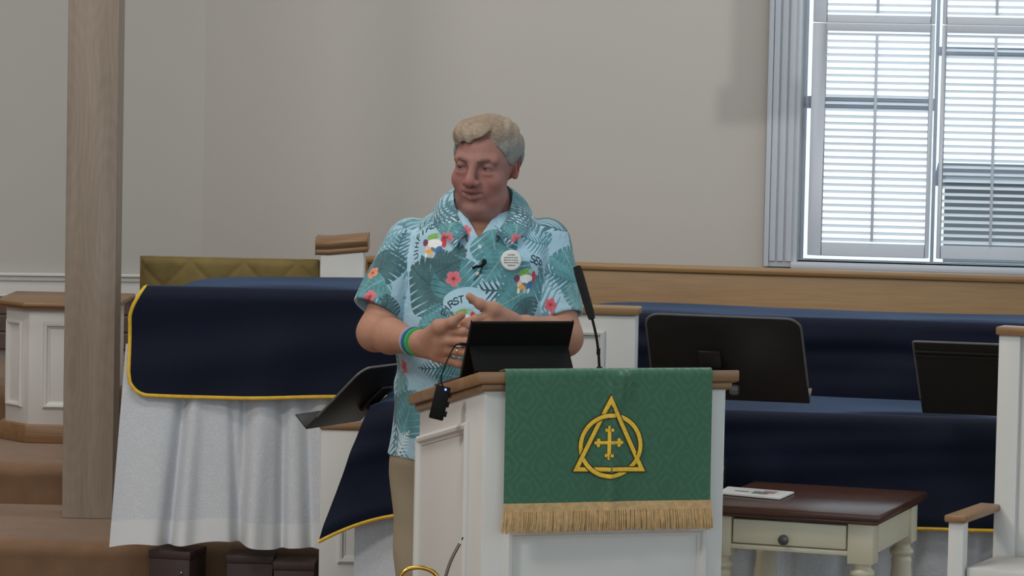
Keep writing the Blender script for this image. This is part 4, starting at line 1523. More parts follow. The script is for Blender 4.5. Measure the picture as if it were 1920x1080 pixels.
def rng_axis(lo, hi, parts):
    """grid axis with finer cells inside the given (lo, hi, step) ranges; last entry is the coarse step"""
    out = [lo]
    while out[-1] < hi:
        st = parts[-1]
        for a, b, s_ in parts[:-1]:
            if a <= out[-1] < b:
                st = s_
        out.append(out[-1] + st)
    return np.array(out)

hx0, hx1 = HC[0] - .13, HC[0] + .13
xs = rng_axis(-0.33, 0.31, [(hx0, hx1, .0020), .0032])
ys = rng_axis(-0.43, 0.23, [(HC[1] - .145, HC[1] + .13, .0021), .003])
zs = rng_axis(-0.02, 1.88, [(1.18, 1.36, .0027), (1.36, 1.52, .004), (1.52, 1.86, .0020), .010])
B = Field(xs, ys, zs)
# trunk and legs
tf = torso_fn(-0.022)
B.op(tf, (-.3, -.25, .90), (.3, .25, RZ[-1, 0] + .02), 0.01)
hipz = 0.93
kneeR, kneeL = np.array((-.115, -.01, .50)), np.array((.085, -.01, .50))
ankR, ankL = np.array((-.118, .02, .09)), np.array((.09, .02, .09))
hR, hL = np.array((-.105, 0, hipz)), np.array((.085, 0, hipz))
for h, k_, a_ in ((hR, kneeR, ankR), (hL, kneeL, ankL)):
    B.cone(h, k_, .092, .060, .03); B.cone(k_, a_, .060, .042, .02)
    B.cone(a_, a_ + np.array((0, -.13, -.045)), .042, .030, .02)
# shoulders and arms
for s_, e_, w_, hm_ in ((sR, eR, wR, 0), (sL, eL, wL, 1)):
    B.cone(s_, e_, .047, .042, .02)
    m_ = e_ * .62 + w_ * .38
    B.cone(e_, m_, .040, .040, .025)
    B.cone(m_, w_, .040, .0285, .02)
# hands
def finger(pts, r0, r1, k=0.005):
    n = len(pts) - 1
    for i in range(n):
        B.cone(pts[i], pts[i + 1], r0 + (r1 - r0) * i / n, r0 + (r1 - r0) * (i + 1) / n, k)
        if 0 < i:
            B.cone(pts[i], pts[i] + 1e-4, (r0 + (r1 - r0) * i / n) * 1.09, (r0 + (r1 - r0) * i / n) * 1.09, .004)
def hand(w, kn, fingers, thumb):
    for i, q in enumerate(kn):
        off = w + (q - w) * 0.12 + (kn[i] - kn[1]) * 0.28
        B.cone(off, q, .0165, .0122, .016)
    for a, b in zip(kn, kn[1:]):
        B.cone(a * .75 + w * .25, b * .75 + w * .25, .0145, .0145, .012)
    for q, f in zip(kn, fingers):
        finger([q] + f, .0108, .0078)
    finger(thumb, .0150, .0092, .010)
    B.cone(thumb[1], kn[0] * .55 + w * .45, .013, .013, .022)
knR = [mp(836, 622, 7.955), mp(842, 639, 7.945), mp(842, 657, 7.955), mp(836, 674, 7.972)]
fR = [[mp(868, 622, 7.93), mp(892, 629, 7.955), mp(906, 638, 7.985)],
      [mp(878, 641, 7.922), mp(903, 649, 7.95), mp(915, 656, 7.98)],
      [mp(875, 661, 7.935), mp(898, 669, 7.965), mp(908, 674, 7.99)],
      [mp(862, 682, 7.957), mp(880, 689, 7.978), mp(890, 693, 7.995)]]
thR = [mp(799, 630, 7.985), mp(824, 613, 7.95), mp(848, 604, 7.932), mp(866, 591, 7.925)]
hand(wR, knR, fR, thR)
knL = [mp(924, 592, 7.985), mp(915, 606, 7.975), mp(916, 621, 7.985), mp(922, 635, 8.0)]
fL = [[mp(893, 598, 7.965), mp(870, 604, 7.968), mp(855, 609, 7.985)],
      [mp(884, 613, 7.96), mp(862, 618, 7.97), mp(848, 622, 7.99)],
      [mp(888, 630, 7.975), mp(868, 636, 7.99), mp(858, 640, 8.005)],
      [mp(896, 644, 7.99), mp(880, 649, 8.0), mp(870, 652, 8.015)]]
thL = [mp(962, 598, 8.025), mp(925, 581, 7.985), mp(900, 570, 7.972), mp(880, 556, 7.968)]
hand(wL, knL, fL, thL)
# neck
B.cone(hp(-.006, .020, -.07), mp(903, 415, 8.315), .050, .064, .025)
B.cone(mp(905, 415, 8.315), mp(902, 450, 8.31), .072, .09, .04)
# head
def e(c, r, k=.012, mode='u', tilt=None):
    R_ = Rh if tilt is None else Rh @ np.array(Matrix.Rotation(math.radians(tilt[0]), 3, tilt[1]))
    B.ell(hp(*c), np.array(r) * HS, R_, k, mode)
def c(a, b, ra, rb, k=.008, mode='u'):
    B.cone(hp(*a), hp(*b), ra * HS, rb * HS, k, mode)
e((0, .014, .026), (.074, .097, .077), .01)
e((0, -.030, -.014), (.0615, .062, .096), .02)
e((0, -.034, -.068), (.052, .053, .046), .018)
for s in (-1, 1):
    e((s * .034, -.036, -.078), (.025, .034, .030), .016)           # jowl
    e((s * .038, -.062, -.034), (.025, .024, .026), .016)          # cheek
    c((s * .014, -.087, .0145), (s * .044, -.073, .0155), .0110, .010, .014)   # brow
e((0, -.074, -.099), (.025, .019, .017), .016)                     # chin
e((0, -.034, -.112), (.042, .040, .024), .022)                     # soft fold under the chin
for s in (-1, 1):
    e((s * .0315, -.099, .001), (.0165, .020, .0115), .008, 's')   # eye socket
    e((s * .0315, -.0755, .0), (.0150, .0150, .0150), .002)        # lids' ball
    e((s * .0315, -.0905, -.0024), (.0124, .0075, .0022), .002, 's')    # lid opening
    e((s * .033, -.080, -.0155), (.013, .009, .0055), .008)        # eye bag
c((0, -.088, .014), (0, -.108, -.026), .0085, .0105, .010)         # nose
e((0, -.1120, -.034), (.0125, .0115, .0110), .009)
for s in (-1, 1):
    e((s * .0135, -.102, -.037), (.0085, .0105, .0082), .006)
    e((s * .0068, -.1105, -.0455), (.0038, .0055, .0032), .003, 's')
    c((s * .0195, -.0965, -.040), (s * .034, -.0765, -.070), .0028, .0022, .008, 's')    # smile fold
e((0, -.070, -.058), (.036, .025, .024), .016)
c((-.023, -.0870, -.0575), (0, -.0985, -.0555), .0036, .0044, .006); c((.023, -.0870, -.0575), (0, -.0985, -.0555), .0036, .0044, .006)
c((-.019, -.0880, -.0675), (0, -.0965, -.0725), .0040, .0050, .006); c((.019, -.0880, -.0675), (0, -.0965, -.0725), .0040, .0050, .006)
c((-.0255, -.0910, -.0605), (0, -.1030, -.0640), .0018, .0034, .003, 's'); c((.0255, -.0910, -.0605), (0, -.1030, -.0640), .0018, .0034, .003, 's')
c((-.014, -.093, -.0850), (.014, -.093, -.0850), .0022, .0022, .008, 's')      # crease above the chin
for s in (-1, 1):
    e((s * .0690, .012, -.004), (.0085, .0190, .0285), .006, 'u', (s * 18, 'Z'))
    e((s * .0745, .007, -.001), (.0055, .0110, .0165), .003, 's', (s * 18, 'Z'))
    e((s * .0690, .004, -.025), (.0065, .0085, .0085), .005)
V, Q = B.mesh()
del B
# skin: colour by region, darker round the eyes; mouth and fold shade painted in
def head_local(V):
    return ((V - HC) @ Rh) / HS
hl_ = head_local(V)
col = np.tile(np.array(srgb(178, 130, 108)), (len(V), 1))
def blend(w, rgb):
    global col
    w = np.clip(w, 0, 1)[:, None]
    col = col * (1 - w) + np.array(srgb(*rgb)) * w
def gauss(c_, r_):
    return np.exp(-(((hl_ - np.array(c_)) / np.array(r_)) ** 2).sum(1))
head_m = (hl_[:, 2] > -.14) & (np.abs(hl_[:, 0]) < .11) & (np.abs(hl_[:, 1]) < .15)
blend(head_m * .8, (148, 102, 96))
for s in (-1, 1):
    blend(gauss((s * .042, -.075, -.035), (.028, .04, .026)) * .30, (162, 96, 92))
    blend(gauss((s * .073, .01, -.006), (.02, .03, .045)) * .7, (168, 84, 80))
    blend(gauss((s * .0315, -.088, -.002), (.020, .02, .010)) * .55, (116, 72, 68))
blend(gauss((0, -.115, -.034), (.022, .03, .018)) * .4, (168, 100, 96))
lip = (gauss((0, -.097, -.0560), (.024, .02, .0044)) + gauss((0, -.097, -.0715), (.021, .02, .0056)))
blend(lip * .5, (142, 76, 76))
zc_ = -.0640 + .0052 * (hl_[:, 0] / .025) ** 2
blend(np.exp(-((hl_[:, 2] - zc_) / .0030) ** 2) * np.exp(-(hl_[:, 0] / .021) ** 4) * (hl_[:, 1] < -.070), (50, 22, 26))  # dark slit between the lips, shade painted into the colour
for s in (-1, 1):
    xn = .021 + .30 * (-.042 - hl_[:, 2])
    blend(np.exp(-((s * hl_[:, 0] - xn) / .0035) ** 2) * (hl_[:, 2] < -.036) * (hl_[:, 2] > -.078) * (hl_[:, 1] < -.05) * .35, (116, 72, 70))  # shade of the smile folds painted into the colour
blend(gauss((0, -.08, -.095), (.06, .06, .03)) * .35, (168, 122, 116))
nk = np.clip((1.575 - V[:, 2]) / .03, 0, 1) * (V[:, 2] > 1.40)
blend(nk * .6, (168, 108, 80))
for pts in (fR, fL):
    for f in pts:
        d_ = np.linalg.norm(V - f[-1], axis=1)
        blend(np.exp(-(d_ / .012) ** 2) * .5, (206, 140, 128))
mskin, nsk, psk = nodes('skin')
at_ = N(nsk, 'ShaderNodeAttribute', attribute_name='tone')
nz = N(nsk, 'ShaderNodeTexNoise'); nz.inputs['Scale'].default_value = 90; nz.inputs['Detail'].default_value = 4
tcs = N(nsk, 'ShaderNodeTexCoord'); nsk.links.new(tcs.outputs['Object'], nz.inputs['Vector'])
mr = N(nsk, 'ShaderNodeMapRange'); mr.inputs[3].default_value = 0.88; mr.inputs[4].default_value = 1.10; nsk.links.new(nz.outputs[0], mr.inputs[0])
vm = N(nsk, 'ShaderNodeVectorMath', operation='SCALE'); nsk.links.new(at_.outputs['Color'], vm.inputs[0]); nsk.links.new(mr.outputs[0], vm.inputs['Scale'])
nsk.links.new(vm.outputs[0], psk.inputs['Base Color'])
psk.inputs['Roughness'].default_value = 0.62
psk.inputs['Subsurface Weight'].default_value = 0.12
psk.inputs['Subsurface Radius'].default_value = (0.010, 0.004, 0.002)
psk.inputs['Subsurface Scale'].default_value = 0.5
bp = N(nsk, 'ShaderNodeBump'); bp.inputs['Strength'].default_value = 0.08; bp.inputs['Distance'].default_value = 0.001
nsk.links.new(nz.outputs[0], bp.inputs['Height']); nsk.links.new(bp.outputs[0], psk.inputs['Normal'])
body, V2 = np_mesh('body', V, Q, mskin, man, relax=1)
ca_ = body.data.color_attributes.new('tone', 'FLOAT_COLOR', 'POINT')
ca_.data.foreach_set('color', np.concatenate([col, np.ones((len(col), 1))], 1).astype(np.float32).ravel())

# eyes
def R4(p):
    m4 = Matrix(Rh.tolist()).to_4x4(); m4.translation = Vector(p)
    return m4
M['eye_white'] = mat('eye_white', (122, 110, 106), 0.2, 0.02, 60)
M['iris'] = mat('iris', (60, 62, 66), 0.2, 0.2, 200)
for s in (-1, 1):
    bm = bmesh.new(); sph(bm, (0, 0, 0), 0.0136 * HS, 18, 12)
    bm.transform(R4(hp(s * .0315, -.0755, 0)))
    eb = obj('eye', bm, M['eye_white'], man, smooth=True)
    gz = Vector((-.25, -.94, -.16)).normalized()
    bm = bmesh.new(); sph(bm, gz * .0088 * HS, 0.0066 * HS, 14, 10)
    bm.transform(R4(hp(s * .0315, -.0755, 0)))
    obj('iris', bm, M['iris'], eb, smooth=True)
# eyebrows
M['brow'] = mat('eyebrow_hair', (124, 96, 86), 0.9, 0.25, 300, bump=0.5, bscale=600)
for s in (-1, 1):
    pts = [hp(s * x, y, z) for x, y, z in ((.011, -.0975, .0120), (.021, -.0948, .0158), (.032, -.0888, .0178), (.043, -.0805, .0155), (.050, -.0730, .0100))]
    obj('eyebrow', tube(bmesh.new(), smooth_path(pts, 5), [.0018 + .0022 * math.sin(math.pi * (i + 3) / 24) for i in range(21)], 8), M['brow'], man, smooth=True)
# hair
gx = np.arange(HC[0] - .125, HC[0] + .125, .0022); gy = np.arange(HC[1] - .14, HC[1] + .14, .0022); gz_ = np.arange(HC[2] - .11, HC[2] + .16, .0022)
H = Field(gx, gy, gz_)
H.ell(hp(0, .014, .028), np.array((.0800, .104, .0855)) * HS, Rh, .01)
H.ell(hp(-.010, -.042, .073), np.array((.056, .046, .029)) * HS, Rh @ np.array(Matrix.Rotation(math.radians(12), 3, 'X')), .016)
H.ell(hp(.020, -.000, .080), np.array((.046, .070, .030)) * HS, Rh @ np.array(Matrix.Rotation(math.radians(14), 3, 'Y')), .014)
H.ell(hp(-.032, .0, .071), np.array((.042, .078, .034)) * HS, Rh, .014)
def hairmask(X, Y, Z):
    P_ = [(X - HC[0]) * Rh[0, i] + (Y - HC[1]) * Rh[1, i] + (Z - HC[2]) * Rh[2, i] for i in range(3)]
    x, y, z = (q / HS for q in P_)
    ax_ = np.abs(x)
    front = 0.056 + 0.017 * np.exp(-((x - .030) / .022) ** 2) + 0.006 * np.clip((x + .02) / .04, 0, 1) - 0.012 * np.clip((ax_ - .048) / .03, 0, 1) + 0.0025 * np.sin(x * 210 + 1)      # hairline over the forehead
    temple = np.interp(y, (-.078, -.066, -.052, -.042, -.022, -.006, .004, .02, .034, .05, .11), (.060, .050, .034, .016, .000, -.004, .018, .020, -.010, -.052, -.062))
    lim = np.where(y < -.064, front, temple)
    return lim - z
H.op(hairmask, (-9, -9, -9), (9, 9, 9), mode='i')
def strands(X, Y, Z):
    P_ = [((X - HC[0]) * Rh[0, i] + (Y - HC[1]) * Rh[1, i] + (Z - HC[2]) * Rh[2, i]) / HS for i in range(3)]
    x, y, z = P_
    a = x * 70 + z * 150 - y * 90 + 4 * np.sin(x * 40 + 1.3)
    b = x * 40 + z * 95 - y * 120 + 3 * np.sin(x * 60)
    part = 0.0035 * np.exp(-((x - .028 + .1 * y) / .006) ** 2) * (z > .05)
    return 0.0010 * np.sin(a) + 0.0011 * np.sin(b) + part
H.op(strands, (-9, -9, -9), (9, 9, 9), mode='a')
HV, HQ = H.mesh()
mh, nh, ph_ = nodes('grey_blond_hair')
atn = N(nh, 'ShaderNodeAttribute', attribute_name='tone')
tch = N(nh, 'ShaderNodeTexCoord'); mph = N(nh, 'ShaderNodeMapping'); mph.inputs['Scale'].default_value = (.3, .5, 1)
nh.links.new(tch.outputs['Object'], mph.inputs[0])
nzh = N(nh, 'ShaderNodeTexNoise'); nzh.inputs['Scale'].default_value = 260; nzh.inputs['Detail'].default_value = 3
nh.links.new(mph.outputs[0], nzh.inputs['Vector'])
mr = N(nh, 'ShaderNodeMapRange'); mr.inputs[1].default_value = .3; mr.inputs[2].default_value = .7; mr.inputs[3].default_value = .72; mr.inputs[4].default_value = 1.2
nh.links.new(nzh.outputs[0], mr.inputs[0])
vm = N(nh, 'ShaderNodeVectorMath', operation='SCALE'); nh.links.new(atn.outputs['Color'], vm.inputs[0]); nh.links.new(mr.outputs[0], vm.inputs['Scale'])
nh.links.new(vm.outputs[0], ph_.inputs['Base Color']); ph_.inputs['Roughness'].default_value = .55
bp = N(nh, 'ShaderNodeBump'); bp.inputs['Strength'].default_value = .5; bp.inputs['Distance'].default_value = .002
nh.links.new(nzh.outputs[0], bp.inputs['Height']); nh.links.new(bp.outputs[0], ph_.inputs['Normal'])
hair, HV = np_mesh('hair', HV, HQ, mh, man, relax=1)
hh = head_local(HV)
w = np.clip((hh[:, 2] - .036) / .04, 0, 1) * np.clip(1 - (hh[:, 1] - .02) / .06, 0.2, 1)
hc = np.array(srgb(126, 126, 123)) * (1 - w)[:, None] + np.array(srgb(152, 133, 113)) * w[:, None]
dk = np.exp(-(((hh - np.array((.030, -.045, .092))) / np.array((.020, .03, .03))) ** 2).sum(1))[:, None] * .6
hc = hc * (1 - dk) + np.array(srgb(122, 98, 84)) * dk
hair.data.color_attributes.new('tone', 'FLOAT_COLOR', 'POINT').data.foreach_set('color', np.concatenate([hc, np.ones((len(hc), 1))], 1).astype(np.float32).ravel())

# trousers and shoes
T = Field(np.arange(-.30, .30, .006), np.arange(-.24, .24, .006), np.arange(.03, 1.06, .008))
T.op(lambda X, Y, Z: np.maximum(torso_fn(-0.010)(X, Y, Z) + np.clip(.97 - Z, 0, 1) * .42, Z - 1.045), (-.3, -.24, .74), (.3, .24, 1.06), .05)
for h, k_, a_ in ((hR, kneeR, ankR), (hL, kneeL, ankL)):
    T.cone(h + np.array((-.008 if h[0] < 0 else .008, 0, .0)), k_, .108, .080, .035)
    T.cone(k_, a_ + np.array((0, 0, -.02)), .080, .068, .02)
def crease(X, Y, Z):
    return .0025 * np.sin(Z * 40 + X * 30) * np.sin(X * 22 + Y * 25) + .003 * np.exp(-np.abs(np.abs(X + .015) - .10) / .01) * (Y < 0)
T.op(crease, (-9, -9, -9), (9, 9, 9), mode='a')
TV, TQ = T.mesh()
np_mesh('trousers', TV, TQ, M['tan'], man, relax=1)
for a_ in (ankR, ankL):
    T = Field(np.arange(a_[0] - .08, a_[0] + .08, .004), np.arange(-.24, .13, .004), np.arange(-.012, .16, .004))
    T.cone(a_ + np.array((0, .02, -.035)), a_ + np.array((0, -.13, -.052)), .048, .044, .02)
    T.cone(a_ + np.array((0, .03, .02)), a_ + np.array((0, .03, -.03)), .045, .045, .02)
    T.op(lambda X, Y, Z: -Z + 0 * X + 0 * Y, (-9, -9, -9), (9, 9, 9), mode='i')
    SV, SQ = T.mesh()
    np_mesh('shoe', SV, SQ, M['shoe'], man, relax=1)

# ------------------------------------------------------------------ shirt
SX = np.arange(-.36, .34, .0034); SY = np.arange(-.25, .24, .0036); SZ = np.arange(.955, 1.66, .0034)
Sh = Field(SX, SY, SZ)
hem_z = mp(750, 852)[2]
Sh.op(torso_fn(0.0), (-.36, -.25, .93), (.34, .24, 1.70), .01)
def sleeve_fn(s_, h_, r0, r1):
    s_, h_ = np.array(s_), np.array(h_)
    d_ = h_ - s_; L_ = np.linalg.norm(d_); u_ = d_ / L_
    def fn(X, Y, Z):
        t = (X - s_[0]) * u_[0] + (Y - s_[1]) * u_[1] + (Z - s_[2]) * u_[2]
        tc_ = np.clip(t, 0, L_ * 1.2)
        r = np.sqrt((X - s_[0] - tc_ * u_[0]) ** 2 + (Y - s_[1] - tc_ * u_[1]) ** 2 + (Z - s_[2] - tc_ * u_[2]) ** 2)
        d = r - (r0 + (r1 - r0) * np.clip(t / L_, 0, 1.2))
        return np.maximum(d, t - L_)
    return fn
slR = (sR, hemR, .064, .064); slL = (sL, hemL, .064, .057)
fnR, fnL = sleeve_fn(*slR), sleeve_fn(*slL)
Sh.op(fnR, (-.36, -.25, 1.2), (-.02, .24, 1.68), .022)
Sh.op(fnL, (.02, -.25, 1.2), (.34, .24, 1.68), .022)
tfn = torso_fn(0.0)
def folds(X, Y, Z):
    f = np.minimum(1, np.abs(Y) * 0 + 1)
    # pulls running from the shoulders and armpits, and soft vertical drape over the belly
    a = .0035 * np.sin(46 * (X * .8 + Z * .62) + 2 * np.sin(9 * Z)) * np.clip((1.36 - np.abs(Z - 1.36) * 3 - .9), 0, 1)
    b = .0045 * np.sin(34 * X + 3 * np.sin(6 * Z + 1)) * np.clip((1.27 - Z) / .2, 0, 1)
    c_ = .0040 * np.sin(60 * (Z - .5 * np.abs(X)) + 5 * X) * np.exp(-((Z - 1.20) / .07) ** 2)
    d_ = .0035 * np.sin(55 * (np.abs(X) - .6 * (Z - 1.4)) + 1) * np.exp(-((np.abs(X + .01) - .17) / .05) ** 2) * np.exp(-((Z - 1.42) / .10) ** 2)
    # armhole crease
    gR, gL = fnR(X, Y, Z) - tfn(X, Y, Z), fnL(X, Y, Z) - tfn(X, Y, Z)
    e_ = .0042 * np.exp(-(gR / .011) ** 2) * (X < -.08) + .0042 * np.exp(-(gL / .011) ** 2) * (X > .05)
    return a + b + c_ + d_ + e_
Sh.op(folds, (-9, -9, -9), (9, 9, 9), mode='a')
# inside of the shirt is hollow so that neck, arms and hem are open
inner = Sh.F + .0105
F0 = Sh.F.copy()
Sh.F = np.maximum(Sh.F, -inner)
Sh.op(lambda X, Y, Z: hem_z - Z + .003 * np.sin(20 * X) + 0 * Y, (-9, -9, -9), (9, 9, 9), mode='i')
def cutends(s_, h_, r0_, r1_):
    s_, h_ = np.array(s_), np.array(h_); d_ = h_ - s_; L_ = np.linalg.norm(d_); u_ = d_ / L_
    def fn(X, Y, Z):
        t = (X - s_[0]) * u_[0] + (Y - s_[1]) * u_[1] + (Z - s_[2]) * u_[2]
        r = np.sqrt(np.maximum(0, (X - s_[0]) ** 2 + (Y - s_[1]) ** 2 + (Z - s_[2]) ** 2 - t * t))
        return np.maximum(np.maximum(L_ - .012 - t, r - (r1_ - .0105)), t - L_ - .02)
    return fn
for q in (slR, slL):
    Sh.op(cutends(*q), np.minimum(q[0], q[1]) - .15, np.maximum(q[0], q[1]) + .15, .003, 's')
# neck opening and the open V below it
vx, vz = mp(899, 442)[0], mp(899, 442)[2]
def vcut(X, Y, Z):
    return np.maximum(np.maximum(np.abs(X - vx - .03 * (Z - vz)) - .62 * (Z - vz), Y - .0), vz - Z)
Sh.op(vcut, (-.2, -.25, vz - .03), (.2, .1, 1.70), .003, 's')
Sh.cone(mp(905, 420, 8.312), mp(907, 340, 8.29), .074, .085, .004, 's')
# placket fold down the front
plx = mp(897, 520)[0]
VS, QS = Sh.mesh()
# uv: torso unrolled round the body, sleeves unrolled round the arms
U0, U1, V0_, V1_ = -.66, .66, .74, 1.90
IS = 1500
def tor_uv(P_):
    cx_, a_, b_, cy_ = prof_at(P_[:, 2])
    th = np.arctan2((P_[:, 0] - cx_) / np.maximum(a_, .1), -(P_[:, 1] - cy_) / np.maximum(b_, .08))
    return np.stack([th * .188, P_[:, 2]], 1)
def slv_uv(P_, q, uc):
    s_, h_ = np.array(q[0]), np.array(q[1]); d_ = h_ - s_; L_ = np.linalg.norm(d_); u_ = d_ / L_
    f_ = np.array((0, -1, 0)) - u_ * (-u_[1]); f_ /= np.linalg.norm(f_)
    r_ = np.cross(f_, u_); r_ = r_ if r_[0] > 0 else -r_
    t = (P_ - s_) @ u_
    th = np.arctan2((P_ - s_) @ r_, (P_ - s_) @ f_)
    return np.stack([uc + th * .066, .925 - t], 1)
fc = VS[QS].mean(1)
def ev(fn, P_):
    return fn(P_[:, 0], P_[:, 1], P_[:, 2])
dT = ev(tfn, fc); dR_ = ev(fnR, fc); dL_ = ev(fnL, fc)
part = np.zeros(len(fc), int)
part[(dR_ < dT) & (fc[:, 0] < -.05) & ((fc - sR) @ (hemR - sR) > -.002)] = 1
part[(dL_ < dT) & (fc[:, 0] > .05) & ((fc - sL) @ (hemL - sL) > -.002)] = 2
uvT, uvR, uvL = tor_uv(VS), slv_uv(VS, slR, -.33), slv_uv(VS, slL, .33)
uv = np.where((part == 0)[:, None, None], uvT[QS], np.where((part == 1)[:, None, None], uvR[QS], uvL[QS]))
# loops that straddle the unrolling seam
for m_, c0_ in ((part == 0, 0.0), (part == 1, -.33), (part == 2, .33)):
    per = 2 * math.pi * (.188 if c0_ == 0 else .066)
    ref = uv[:, :1, 0]
    dlt = uv[:, :, 0] - ref
    uv[:, :, 0] = np.where(m_[:, None] & (dlt > per / 2), uv[:, :, 0] - per, np.where(m_[:, None] & (dlt < -per / 2), uv[:, :, 0] + per, uv[:, :, 0]))
pix = project(fc + MO)
fn_ = np.cross(VS[QS[:, 1]] - VS[QS[:, 0]], VS[QS[:, 3]] - VS[QS[:, 0]])
facing = fn_[:, 1] < 0
cand = np.where(facing & (ev(lambda x, y, z: np.minimum(np.minimum(ev(tfn, np.stack([x, y, z], 1)), ev(fnR, np.stack([x, y, z], 1))), ev(fnL, np.stack([x, y, z], 1))), fc) > -.008))[0]
def uv_at(px, py, want=None):
    """cloth coordinate of the shirt spot that shows at that place in the photograph"""
    d = ((pix[cand] - np.array((px, py))) ** 2).sum(1) + 40 * np.maximum(0, fc[cand][:, 1] + .02) / .05
    if want is not None:
        d = d + (part[cand] != want) * 1e5
    i = cand[np.argmin(d)]
    return uv[i, 0]
# ---- the printed pattern, drawn on the cloth
IW, IH = int((U1 - U0) * IS), int((V1_ - V0_) * IS)
IMG = np.zeros((IH, IW, 3), np.float32)
IMG[:] = srgb(166, 200, 218)
yy, xx = np.mgrid[0:IH, 0:IW]
lowf = np.sin(xx * .006 + 2 * np.sin(yy * .004)) * np.sin(yy * .007 + 1)
IMG *= (1 + .06 * lowf)[:, :, None]
def win_(u, v, r):
    i0, i1 = int((v - r - V0_) * IS), int((v + r - V0_) * IS)
    j0, j1 = int((u - r - U0) * IS), int((u + r - U0) * IS)
    i0, j0, i1, j1 = max(0, i0), max(0, j0), min(IH, i1), min(IW, j1)
    if i1 <= i0 or j1 <= j0:
        return None
    Y_, X_ = np.mgrid[i0:i1, j0:j1]
    return (slice(i0, i1), slice(j0, j1)), X_ / IS + U0 - u, Y_ / IS + V0_ - v
def put(sl, m_, rgb):
    m_ = np.clip(m_, 0, 1)[:, :, None].astype(np.float32)
    c_ = np.array(rgb, np.float32)
    IMG[sl] = IMG[sl] * (1 - m_) + c_ * m_
def soft(d):
    return np.clip(.5 - d * IS / 1.2, 0, 1)
def rot(X_, Y_, deg):
    a = math.radians(deg)
    return X_ * math.cos(a) + Y_ * math.sin(a), -X_ * math.sin(a) + Y_ * math.cos(a)
def monstera(u, v, s, deg, dark=0):
    w_ = win_(u, v, s * 1.1)
    if not w_: return
    sl, X_, Y_ = w_
    p, q = rot(X_, Y_, deg)
    q = (q + s * .5) / s; p = p / s
    qq = np.clip(q, 0, 1)
    wid = .60 * np.sin(np.pi * qq ** .72) ** .8
    inside = np.minimum(wid - np.abs(p), np.minimum(q, 1 - q))
    st = (q - .55 * np.abs(p)) * 6.5
    fr_ = np.abs(st - np.round(st))
    slit = (fr_ < .13 * np.clip((np.abs(p) / np.maximum(wid, .05) - .35) * 2.2, 0, 1))
    m_ = soft(-inside * s) * ~slit
    base = [srgb(82, 142, 150), srgb(62, 102, 108), srgb(104, 152, 156)][dark]
    tone = (.86 + .28 * (np.sin(np.abs(p) * 14 + q * 9) * .5 + .5))[:, :, None]
    put(sl, m_ * .96, np.array(base) * tone)
    vein = soft(np.abs(p) * s - .0014) + .7 * soft(fr_ / 6.5 * s - .0008) * (np.abs(p) < wid * .8)
    put(sl, m_ * np.clip(vein, 0, 1) * .6, srgb(150, 190, 192) if dark != 1 else srgb(40, 66, 70))
def frond(u, v, s, deg, rgb, n=11, bend=.5, wmax=.34, fill=.55):
    w_ = win_(u, v, s)
    if not w_: return
    sl, X_, Y_ = w_
    p, q = rot(X_, Y_, deg)
    q = (q + s * .5) / s; p = p / s - bend * (q - .5) ** 2
    wid = wmax * np.sin(np.pi * np.clip(q, 0, 1) ** .8)
    st = (q - .75 * np.abs(p)) * n
    fr_ = st - np.floor(st)
    leaflet = np.abs(fr_ - .5) < fill * .5 * (1 - .75 * np.abs(p) / np.maximum(wid, .02))
    m_ = soft(-np.minimum(wid - np.abs(p), np.minimum(q - .02, 1 - q)) * s) * (leaflet | (np.abs(p) < .012))
    put(sl, m_ * .95, rgb)
def flower(u, v, r, deg, rgb=(222, 116, 128)):
    w_ = win_(u, v, r * 1.2)
    if not w_: return
    sl, X_, Y_ = w_
    rr_, th = np.hypot(X_, Y_), np.arctan2(Y_, X_) + math.radians(deg)
    ed = r * (.60 + .40 * np.abs(np.cos(2.5 * th)) ** .6)
    m_ = soft(rr_ - ed)
    put(sl, m_, np.array(srgb(*rgb)) * (.75 + .35 * np.clip(rr_ / r, 0, 1))[:, :, None])
    put(sl, m_ * soft(np.abs(np.sin(2.5 * th + math.pi / 2 * 0)) * rr_ - .0012) * .5, srgb(170, 60, 78))
    put(sl, soft(rr_ - r * .22), srgb(168, 44, 62))
GL = {'F': [[(0, 0), (0, 1), (.7, 1)], [(0, .55), (.55, .55)]], 'I': [[(.3, 0), (.3, 1)]],
      'R': [[(0, 0), (0, 1), (.5, 1), (.7, .88), (.7, .65), (.5, .52), (0, .52)], [(.35, .52), (.75, 0)]],
      'S': [[(.7, .85), (.5, 1), (.2, 1), (.03, .82), (.1, .6), (.6, .42), (.7, .2), (.5, 0), (.2, 0), (0, .15)]],
      'T': [[(.35, 0), (.35, 1)], [(0, 1), (.7, 1)]], 'E': [[(.65, 0), (0, 0), (0, 1), (.65, 1)], [(0, .52), (.5, .52)]],
      'V': [[(0, 1), (.35, 0), (.7, 1)]], 'H': [[(0, 0), (0, 1)], [(.7, 0), (.7, 1)], [(0, .5), (.7, .5)]], 'U': [[(0, 1), (0, .2), (.2, 0), (.5, 0), (.7, .2), (.7, 1)]],
      'L': [[(0, 1), (0, 0), (.6, 0)]], ' ': []}
def letter(u, v, h, deg, ch, rgb, wgt=.21):
    w_ = win_(u, v, h * 1.2)
    if not w_: return
    sl, X_, Y_ = w_
    p, q = rot(X_, Y_, deg)
    p = p / h + .35; q = q / h + .5
    D = np.full(p.shape, 9.0)
    for line in GL[ch]:
        for (x0_, y0_), (x1_, y1_) in zip(line, line[1:]):
            dx, dy = x1_ - x0_, y1_ - y0_
            t = np.clip(((p - x0_) * dx + (q - y0_) * dy) / (dx * dx + dy * dy), 0, 1)
            D = np.minimum(D, np.hypot(p - x0_ - t * dx, q - y0_ - t * dy))
    put(sl, soft((D - wgt / 2) * h), rgb)
